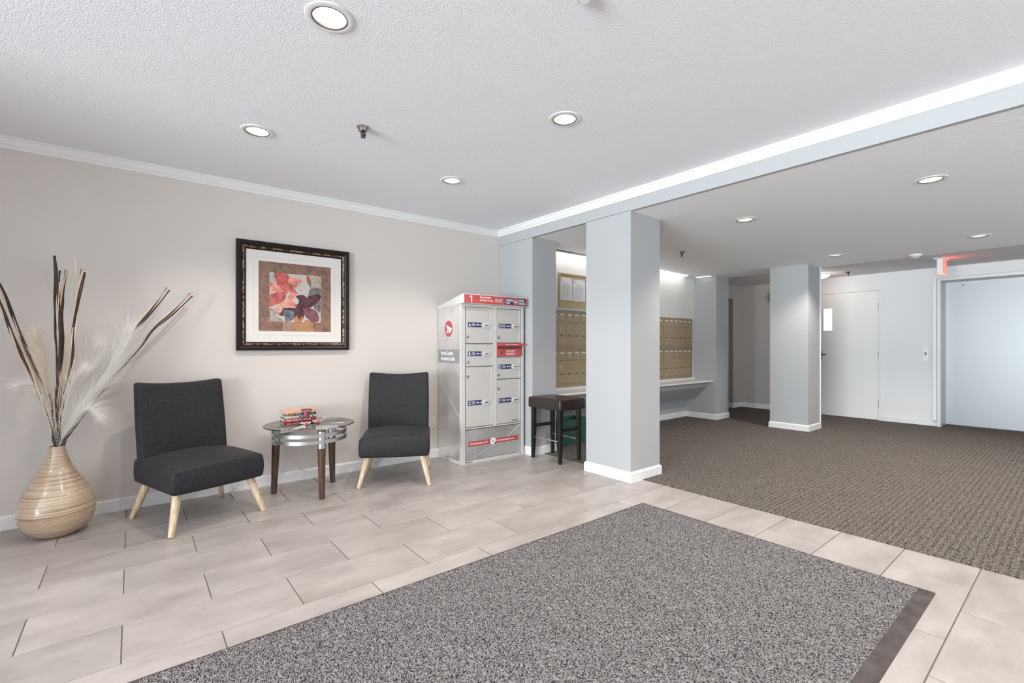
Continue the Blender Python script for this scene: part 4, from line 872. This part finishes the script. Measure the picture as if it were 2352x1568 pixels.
q = M(); line_y(q, 0.095, 0.042, 0.455, 0.175, 0.004, 0.0036); line_y(q, 0.60, 0.235, 0.775, 0.352, 0.010, 0.0036); line_y(q, 0.165, 0.045, 0.165, 0.352, 0.0025, 0.0036); line_y(q, 0.60, 0.352, 0.785, 0.25, 0.003, 0.0036); line_y(q, 0.44, 0.17, 0.62, 0.24, 0.003, 0.0036)
q.obj('print_lines', LINE, lpn)
M().box((0.090, 0.0025, 0.181), (0.757, 0.0038, 0.234)).obj('red_band', RED, lpn)
T_('slogan', "Delivering the online world\"", 0.0245, LW, lpn, 0.108, 0.200, y=0.0022, bold=0.0006, sx=0.80)
T_('slogan', "Du monde en ligne jusqu'à vous", 0.0245, LW, lpn, 0.455, 0.200, y=0.0022, bold=0.0006, sx=0.76)
q = M().disc((0.406, 0.0018, 0.208), 0.038, n=40); q.obj('round_badge', LW, lpn)
q = M().box((0.392, 0.0008, 0.200), (0.420, 0.0014, 0.202)).box((0.392, 0.0008, 0.216), (0.424, 0.0014, 0.218)).box((0.392, 0.0008, 0.208), (0.422, 0.0014, 0.210))
for i in range(4): q.box((0.393+i*0.009, 0.0008, 0.200), (0.3945+i*0.009, 0.0014, 0.218))
q.box((0.382, 0.0008, 0.222), (0.392, 0.0014, 0.224)).box((0.391, 0.0008, 0.200), (0.393, 0.0014, 0.224)).disc((0.398, 0.001, 0.193), 0.004, n=12).disc((0.416, 0.001, 0.193), 0.004, n=12)
q.obj('cart_pictogram', plain('grey_lettering', (0.30, 0.30, 0.30), 0.5), lpn)
q = M().poly([(0.428, 0.0006, 0.198), (0.428, 0.0006, 0.172), (0.434, 0.0006, 0.178), (0.440, 0.0006, 0.168), (0.445, 0.0006, 0.171), (0.439, 0.0006, 0.181), (0.447, 0.0006, 0.182)]); q.obj('pointer', BLK, lpn)
T_('serial_number', 'V3Y9217', 0.020, BLK, LK, 0.048, 0.012, y=-0.0006, bold=0.0006, sx=1.25)
T_('serial_number', 'L R', 0.018, BLK, LK, 0.768, 0.013, y=-0.0006, bold=0.0006)
sp = M().prism([(-0.0035, 0.026, 0.038), (-0.0035, 0.488, 0.038), (-0.0035, 0.488, 1.652), (-0.0035, 0.026, 1.684)], (0.004, 0, 0)).obj('side_panel', wrap('grey_print_side', 'side'), LK)
sp['label'] = 'glossy grey printed side panel with emblem'
def line_x(q, y0, z0, y1, z1, w_, x=-0.0040):
    d = Vector((z1-z0, -(y1-y0))).normalized()*w_/2; q.poly([(x, y0+d.x, z0+d.y), (x, y1+d.x, z1+d.y), (x, y1-d.x, z1-d.y), (x, y0-d.x, z0-d.y)])
q = M(); line_x(q, 0.49, 0.92, 0.03, 0.50, 0.007); line_x(q, 0.42, 0.06, 0.42, 1.05, 0.005); line_x(q, 0.08, 1.645, 0.44, 1.23, 0.012); line_x(q, 0.14, 1.05, 0.03, 0.93, 0.006); line_x(q, 0.20, 0.06, 0.03, 0.22, 0.010); line_x(q, 0.36, 1.645, 0.42, 1.23, 0.006)
q.obj('print_lines', LINE, sp)
M().box((-0.0052, 0.026, 1.062), (-0.0036, 0.488, 1.205)).obj('grey_band', plain('mid_grey_band', (0.27, 0.275, 0.28), 0.35), sp)
text('lettering', 'Parcel Locker\nArmoire à colis', 0.058, LW, sp, face_x(-0.0056, 0.422, 1.088), bold=0.0012, sx=0.82, spacing=1.03)
emblem(sp, face_x(-0.0040, 0.255, 1.430), 0.090, RED)

# ------------------------------------------------------------------ vase with sticks and plumes
VC = (-0.386, 4.330, 0)
vz = thing('bamboo_vase', 'tall teardrop vase of glossy coiled bamboo on the floor at the left', 'vase', VC)
def bamboo():
    m, t, b = nt('coiled_bamboo_lacquer'); b.inputs['Roughness'].default_value = 0.3; b.inputs['Coat Weight'].default_value = 0.8; b.inputs['Coat Roughness'].default_value = 0.06
    g = N(t, 'ShaderNodeTexCoord'); sc = N(t, 'ShaderNodeVectorMath', _operation='MULTIPLY'); L(t, g.outputs['Object'], sc.inputs[0]); sc.inputs[1].default_value = (1.2, 1.2, 95)
    n1 = N(t, 'ShaderNodeTexNoise', Scale=2.2, Detail=5.0, Distortion=0.5); L(t, sc.outputs[0], n1.inputs['Vector'])
    r = N(t, 'ShaderNodeValToRGB'); L(t, n1.outputs['Fac'], r.inputs['Fac']); e = r.color_ramp.elements
    e[0].position = 0.30; e[0].color = (0.25, 0.145, 0.08, 1); e[1].position = 0.66; e[1].color = (0.60, 0.49, 0.375, 1); k = e.new(0.46); k.color = (0.43, 0.31, 0.205, 1)
    L(t, r.outputs[0], b.inputs['Base Color']); bp_ = N(t, 'ShaderNodeBump', Strength=0.15, Distance=0.002); L(t, n1.outputs['Fac'], bp_.inputs['Height']); L(t, bp_.outputs[0], b.inputs['Normal']); return m
prof = [(0.0, 0.0), (0.085, 0.0), (0.105, 0.006), (0.140, 0.030), (0.172, 0.070), (0.190, 0.120), (0.195, 0.165), (0.190, 0.210), (0.175, 0.258), (0.150, 0.310), (0.118, 0.368), (0.084, 0.430), (0.060, 0.490), (0.047, 0.535), (0.041, 0.562), (0.040, 0.582), (0.035, 0.583), (0.035, 0.560), (0.052, 0.490), (0.10, 0.38)]
pp = []
for i in range(len(prof)-1):
    p0, p1, p2, p3 = [Vector(prof[max(0, min(len(prof)-1, i+k))]) for k in (-1, 0, 1, 2)]
    for s in ((0, 0.25, 0.5, 0.75) if 1 <= i < 15 else (0,)):
        v = 0.5*((2*p1)+(p2-p0)*s+(2*p0-5*p1+4*p2-p3)*s*s+(3*p1-p0-3*p2+p3)*s**3); pp.append((v.x, max(0, v.y)))
pp.append(prof[-1])
o = M().lathe([(r, z) for r, z in pp], 72).obj('body', bamboo(), vz, smooth=70)
BARK = plain('dark_brown_bark', (0.035, 0.020, 0.015), 0.6, var=0.4, vscale=30); PEEL = plain('peeled_pale_willow', (0.68, 0.50, 0.34), 0.55, var=0.12, vscale=20); PALE = plain('bleached_stick', (0.80, 0.74, 0.62), 0.5)
ST = {
    'left1': [(-0.4, 4.33, 0.624), (-0.416, 4.345, 0.823), (-0.44, 4.36, 0.939), (-0.529, 4.375, 1.21), (-0.588, 4.39, 1.399), (-0.658, 4.405, 1.635), (-0.736, 4.42, 1.809)],
    'left2': [(-0.406, 4.33, 0.61), (-0.421, 4.335, 0.724), (-0.493, 4.34, 1.012), (-0.546, 4.345, 1.171), (-0.604, 4.35, 1.345), (-0.651, 4.355, 1.52), (-0.726, 4.36, 1.775)],
    'mid1': [(-0.384, 4.33, 0.622), (-0.389, 4.325, 0.883), (-0.381, 4.32, 1.045), (-0.373, 4.315, 1.233), (-0.378, 4.31, 1.484), (-0.385, 4.305, 1.67), (-0.396, 4.3, 1.84)],
    'mid2': [(-0.384, 4.33, 0.622), (-0.388, 4.332, 0.94), (-0.39, 4.333, 1.085), (-0.392, 4.335, 1.288), (-0.397, 4.337, 1.484), (-0.399, 4.338, 1.672), (-0.403, 4.34, 1.837)],
    'mid3': [(-0.379, 4.33, 0.621), (-0.373, 4.335, 0.852), (-0.363, 4.34, 1.107), (-0.36, 4.345, 1.265), (-0.368, 4.35, 1.463), (-0.362, 4.355, 1.581), (-0.342, 4.36, 1.759)],
    'mid4': [(-0.379, 4.33, 0.621), (-0.37, 4.338, 0.851), (-0.368, 4.347, 1.107), (-0.373, 4.355, 1.265), (-0.378, 4.363, 1.463), (-0.379, 4.372, 1.639), (-0.379, 4.38, 1.755)],
    'thin': [(-0.39, 4.33, 0.623), (-0.389, 4.364, 0.938), (-0.387, 4.398, 1.229), (-0.407, 4.432, 1.495), (-0.436, 4.466, 1.644), (-0.463, 4.5, 1.752)],
    'rc1': [(-0.377, 4.33, 0.621), (-0.369, 4.328, 0.794), (-0.339, 4.327, 0.981), (-0.311, 4.325, 1.171), (-0.311, 4.323, 1.361), (-0.288, 4.322, 1.553), (-0.259, 4.32, 1.767)],
    'rc2': [(-0.377, 4.33, 0.621), (-0.365, 4.338, 0.793), (-0.332, 4.347, 0.98), (-0.322, 4.355, 1.17), (-0.303, 4.363, 1.363), (-0.299, 4.372, 1.556), (-0.298, 4.38, 1.846)],
    'r1': [(-0.369, 4.33, 0.605), (-0.285, 4.354, 0.739), (-0.208, 4.379, 0.88), (-0.128, 4.403, 1.043), (-0.069, 4.427, 1.2), (0.0, 4.451, 1.349), (0.106, 4.476, 1.516), (0.217, 4.5, 1.698)],
    'r2': [(-0.358, 4.33, 0.604), (-0.263, 4.357, 0.766), (-0.17, 4.384, 0.929), (-0.069, 4.411, 1.068), (0.044, 4.439, 1.231), (0.122, 4.466, 1.375), (0.233, 4.493, 1.503), (0.366, 4.52, 1.666)],}
def smooth_path(pts, k=5):
    out = []; n = len(pts)
    for i in range(n-1):
        p0, p1, p2, p3 = [Vector(pts[max(0, min(n-1, i+j))]) for j in (-1, 0, 1, 2)]
        for s in [j/k for j in range(k)]: out.append(0.5*((2*p1)+(p2-p0)*s+(2*p0-5*p1+4*p2-p3)*s*s+(3*p1-p0-3*p2+p3)*s**3))
    out.append(Vector(pts[-1])); return out
SL = {'left1': 'outer bundle leaning out at the far left', 'left2': 'inner bundle leaning out at the far left', 'mid1': 'upright bundle, thickest, tallest of the centre', 'mid2': 'upright bundle, standing behind the thickest stick', 'mid3': 'upright bundle, its tip bending right', 'mid4': 'upright bundle, short with its tip beside the thickest',
      'thin': 'very thin twig leaning left of the upright bundle', 'rc1': 'upright right-hand bundle leaning slightly right', 'rc2': 'tall bleached stick of the right-hand upright bundle', 'r1': 'bundle leaning far right, upper one', 'r2': 'bundle leaning farthest right, above the left chair'}
def stick(path, r0, m_, lab, phase=0, off=0.0, amp=0.007, tip=None):
    pts = smooth_path(path); n = len(pts); out = []
    for i, p in enumerate(pts):
        f = i/(n-1); a = phase + f*9; k = min(1, f*3)
        out.append(p + Vector((math.cos(a), 0.7*math.sin(a), 0))*(off*k) + Vector((rnd.uniform(-1, 1), rnd.uniform(-1, 1), 0))*0.0006)
    # start inside the neck
    out[0] = Vector((VC[0]+math.cos(phase)*0.014, VC[1]+math.sin(phase)*0.014, 0.50))
    base = out[0].copy()
    rad = [r0*(1.0+0.25*math.sin(phase*3+i*0.9))*(0.85+0.15*i/n) for i in range(len(out))]
    o = M().tube([p - base for p in out], rad, 7).obj('willow_stick', m_, None, smooth=60)
    o.location = base; tag(o, lab, 'decorative stick', 'willow sticks in the bamboo vase'); return o
for key, path in ST.items():
    d_ = SL[key]
    if key == 'thin': stick(path, 0.0022, PEEL, 'very thin pale twig leaning left of the upright sticks in the vase', 0, 0.0); continue
    if key == 'mid1': stick(path, 0.0085, BARK, 'thickest dark stick, tallest of the upright ones in the vase', 1.0, 0.002); stick(path[:-1], 0.0035, PEEL, 'pale peeled stick twined round the thickest dark one in the vase', 3.5, 0.011); continue
    if key == 'mid2': stick(path, 0.0065, BARK, 'tall dark upright stick directly beside the thickest one', 4.0, 0.003); continue
    if key == 'mid4': stick(path, 0.0045, BARK, 'short dark upright stick right of the thickest one', 2.0, 0.002); stick(path[:4], 0.003, PEEL, 'short pale stick crossing at the foot of the upright sticks', 5.0, 0.012); continue
    if key == 'rc2': stick(path, 0.0065, PALE, 'bleached white stick, tallest of the upright right-hand bundle', 0.5, 0.003); stick(path[:-1], 0.003, PEEL, 'thin pale stick beside the bleached white one', 2.2, 0.010); continue
    stick(path, 0.0068, BARK, 'dark stick twined in the ' + d_, 0.0, 0.004)
    stick(path[:-1] + [tuple(Vector(path[-1])*0.99 + Vector(path[-2])*0.01)], 0.0050, PEEL, 'pale peeled stick twined in the ' + d_, 2.1, 0.007)
    if key != 'mid3': stick([tuple(Vector(p) + Vector((0.003, 0.004, -0.003*i))) for i, p in enumerate(path)], 0.0048, BARK, 'thinner dark stick twined in the ' + d_, 4.2, 0.007)
    if key in ('left1', 'left2', 'rc1'): stick([tuple(Vector(p) + Vector((-0.003, 0.003, -0.002*i))) for i, p in enumerate(path)], 0.0042, PEEL, 'thinner pale stick in the ' + d_, 5.4, 0.010)
def plume_mat(name, c):
    m, t, b = nt(name); b.inputs['Base Color'].default_value = (*c, 1); b.inputs['Roughness'].default_value = 0.8; b.inputs['Specular IOR Level'].default_value = 0.1
    tl = N(t, 'ShaderNodeBsdfTranslucent'); tl.inputs[0].default_value = (*c, 1); mx = N(t, 'ShaderNodeMixShader'); mx.inputs[0].default_value = 0.35
    L(t, b.outputs[0], mx.inputs[1]); L(t, tl.outputs[0], mx.inputs[2]); L(t, mx.outputs[0], t.nodes['Material Output'].inputs['Surface']); return m
PW, PCR = plume_mat('white_plume', (0.97, 0.95, 0.92)), plume_mat('cream_plume', (0.95, 0.87, 0.76))
PLM = {
    'a': [(-0.39, 4.33, 0.608), (-0.434, 4.36, 0.941), (-0.468, 4.39, 1.143), (-0.498, 4.42, 1.302)],
    'b': [(-0.369, 4.33, 0.62), (-0.263, 4.36, 0.841), (-0.128, 4.39, 1.043), (-0.008, 4.42, 1.339)],
    'c': [(-0.369, 4.33, 0.62), (-0.319, 4.38, 0.903), (-0.245, 4.43, 1.076), (-0.19, 4.48, 1.228)],
    'd': [(-0.366, 4.3, 0.624), (-0.29, 4.267, 0.765), (-0.234, 4.233, 0.822), (-0.184, 4.2, 0.786)],
    'e': [(-0.394, 4.33, 0.652), (-0.452, 4.337, 0.887), (-0.503, 4.343, 0.989), (-0.564, 4.35, 0.992)],
    'f': [(-0.379, 4.33, 0.636), (-0.347, 4.32, 0.851), (-0.314, 4.31, 0.996), (-0.26, 4.3, 1.082)],}
PD = {'a': ('cream fluffy plume standing left of the upright sticks', PCR, 0.055, 2300), 'b': ('largest white fluffy plume fanning to the right among the leaning sticks', PW, 0.090, 3900), 'c': ('white fluffy plume behind the largest one, leaning right towards the wall', PW, 0.080, 2200),
      'd': ('small white plume curling low on the right over the vase neck', PW, 0.042, 1700), 'e': ('white fluffy plume drooping low to the left of the sticks', PW, 0.036, 1200), 'f': ('soft white plume in front of the upright sticks at the vase neck', PW, 0.050, 1500)}
for key, path in PLM.items():
    lab, m_, wd, cnt = PD[key]; pts = smooth_path(path, 8); n = len(pts); rr = random.Random(ord(key)); base = Vector((VC[0], VC[1], 0.55)); pts[0] = base.copy()
    q = M(); q.tube([p - base for p in pts], 0.0016, 5)
    for i in range(cnt):
        f = rr.random()**0.8; k = min(n-2, int(f*(n-1))); s = f*(n-1)-k; p = pts[k].lerp(pts[k+1], s); t_ = (pts[k+1]-pts[k]).normalized()
        a = rr.random()*2*math.pi; u = t_.orthogonal().normalized(); v = t_.cross(u); rad = (u*math.cos(a)+v*math.sin(a))
        ln = wd*(0.35+1.5*rr.random()**1.5)*(0.45+1.1*math.sin(math.pi*min(1, 0.10+f*0.78)))*1.3; spread = 0.25+0.75*rr.random()
        p1 = p + t_*ln*0.55 + rad*ln*spread*0.55; p2 = p + t_*ln*(0.9+0.4*rr.random()) + rad*ln*spread*1.1 + Vector((rr.uniform(-0.01, 0.01), rr.uniform(-0.01, 0.01), -0.03*rr.random()))
        if p1.y > 4.625: p1.y = 4.625
        if p2.y > 4.63: p2.y = 4.63
        sd = t_.cross(rad).normalized()*0.00042
        q.add([p - base - sd, p - base + sd, p1 - base + sd, p1 - base - sd, p2 - base], [(0, 1, 2, 3), (3, 2, 4)])
    me = bpy.data.meshes.new('pampas_plume'); me.from_pydata(q.v, [], q.f); me.materials.append(m_)
    o = bpy.data.objects.new('pampas_plume', me); link(o); o.location = base; tag(o, lab, 'plume', 'fluffy plumes in the bamboo vase')

# ------------------------------------------------------------------ entrance mat
em = thing('entrance_mat', 'large grey flecked entrance mat with dark rubber border on the tiles in the foreground', 'mat', (1.15, 1.375, 0))
X0, X1, Y0, Y1 = -2.0-1.15+0.02, 3.155-1.15, 0.500-1.375, 2.252-1.375
q = M()   # rubber backing with a wide bevelled strip at the near end
q.add([(X0, Y0, 0), (X1, Y0, 0), (X1, Y1, 0), (X0, Y1, 0), (X0+0.01, Y0+0.012, 0.004), (X1-0.006, Y0+0.012, 0.004), (X1-0.006, Y1-0.006, 0.004), (X0+0.01, Y1-0.006, 0.004)], [(0, 1, 5, 4), (1, 2, 6, 5), (2, 3, 7, 6), (3, 0, 4, 7), (4, 5, 6, 7), (0, 3, 2, 1)])
q.obj('rubber_border', RUBBER, em)
st = 0.0045; px0, px1, py0, py1 = X0+0.02, X1-0.022, Y0+0.066, Y1-0.020
nx, ny = int((px1-px0)/st)+1, int((py1-py0)/st)+1
rs = np.random.RandomState(5)
def sm(a, k):
    for _ in range(k):
        a = (np.roll(a, 1, 0)+np.roll(a, -1, 0)+2*a)/4; a = (np.roll(a, 1, 1)+np.roll(a, -1, 1)+2*a)/4
    return a
h = sm(rs.randn(nx, ny), 1); h /= h.std(); h2 = sm(rs.randn(nx, ny), 4); h2 /= h2.std()
Z = 0.0085 + np.clip(0.0020*h + 0.0010*h2, -0.005, 0.006)
Z[0, :] = Z[-1, :] = 0.003; Z[:, 0] = Z[:, -1] = 0.003
XX, YY = np.meshgrid(np.linspace(px0, px1, nx), np.linspace(py0, py1, ny), indexing='ij')
XX = XX + rs.uniform(-0.0012, 0.0012, XX.shape); YY = YY + rs.uniform(-0.0012, 0.0012, YY.shape)
me = bpy.data.meshes.new('pile'); me.vertices.add(nx*ny); me.vertices.foreach_set('co', np.stack([XX, YY, Z], -1).astype(np.float32).ravel())
idx = np.arange(nx*ny).reshape(nx, ny); fq = np.stack([idx[:-1, :-1], idx[1:, :-1], idx[1:, 1:], idx[:-1, 1:]], -1).reshape(-1, 4)
me.loops.add(fq.size); me.loops.foreach_set('vertex_index', fq.ravel().astype(np.int32)); me.polygons.add(len(fq)); me.polygons.foreach_set('loop_start', np.arange(0, fq.size, 4, dtype=np.int32))
me.polygons.foreach_set('use_smooth', np.ones(len(fq), dtype=bool)); me.update(calc_edges=True); me.materials.append(PILE)
o = bpy.data.objects.new('pile', me); link(o, em); o['kind'] = 'stuff'; o['label'] = 'grey and charcoal flecked looped pile'
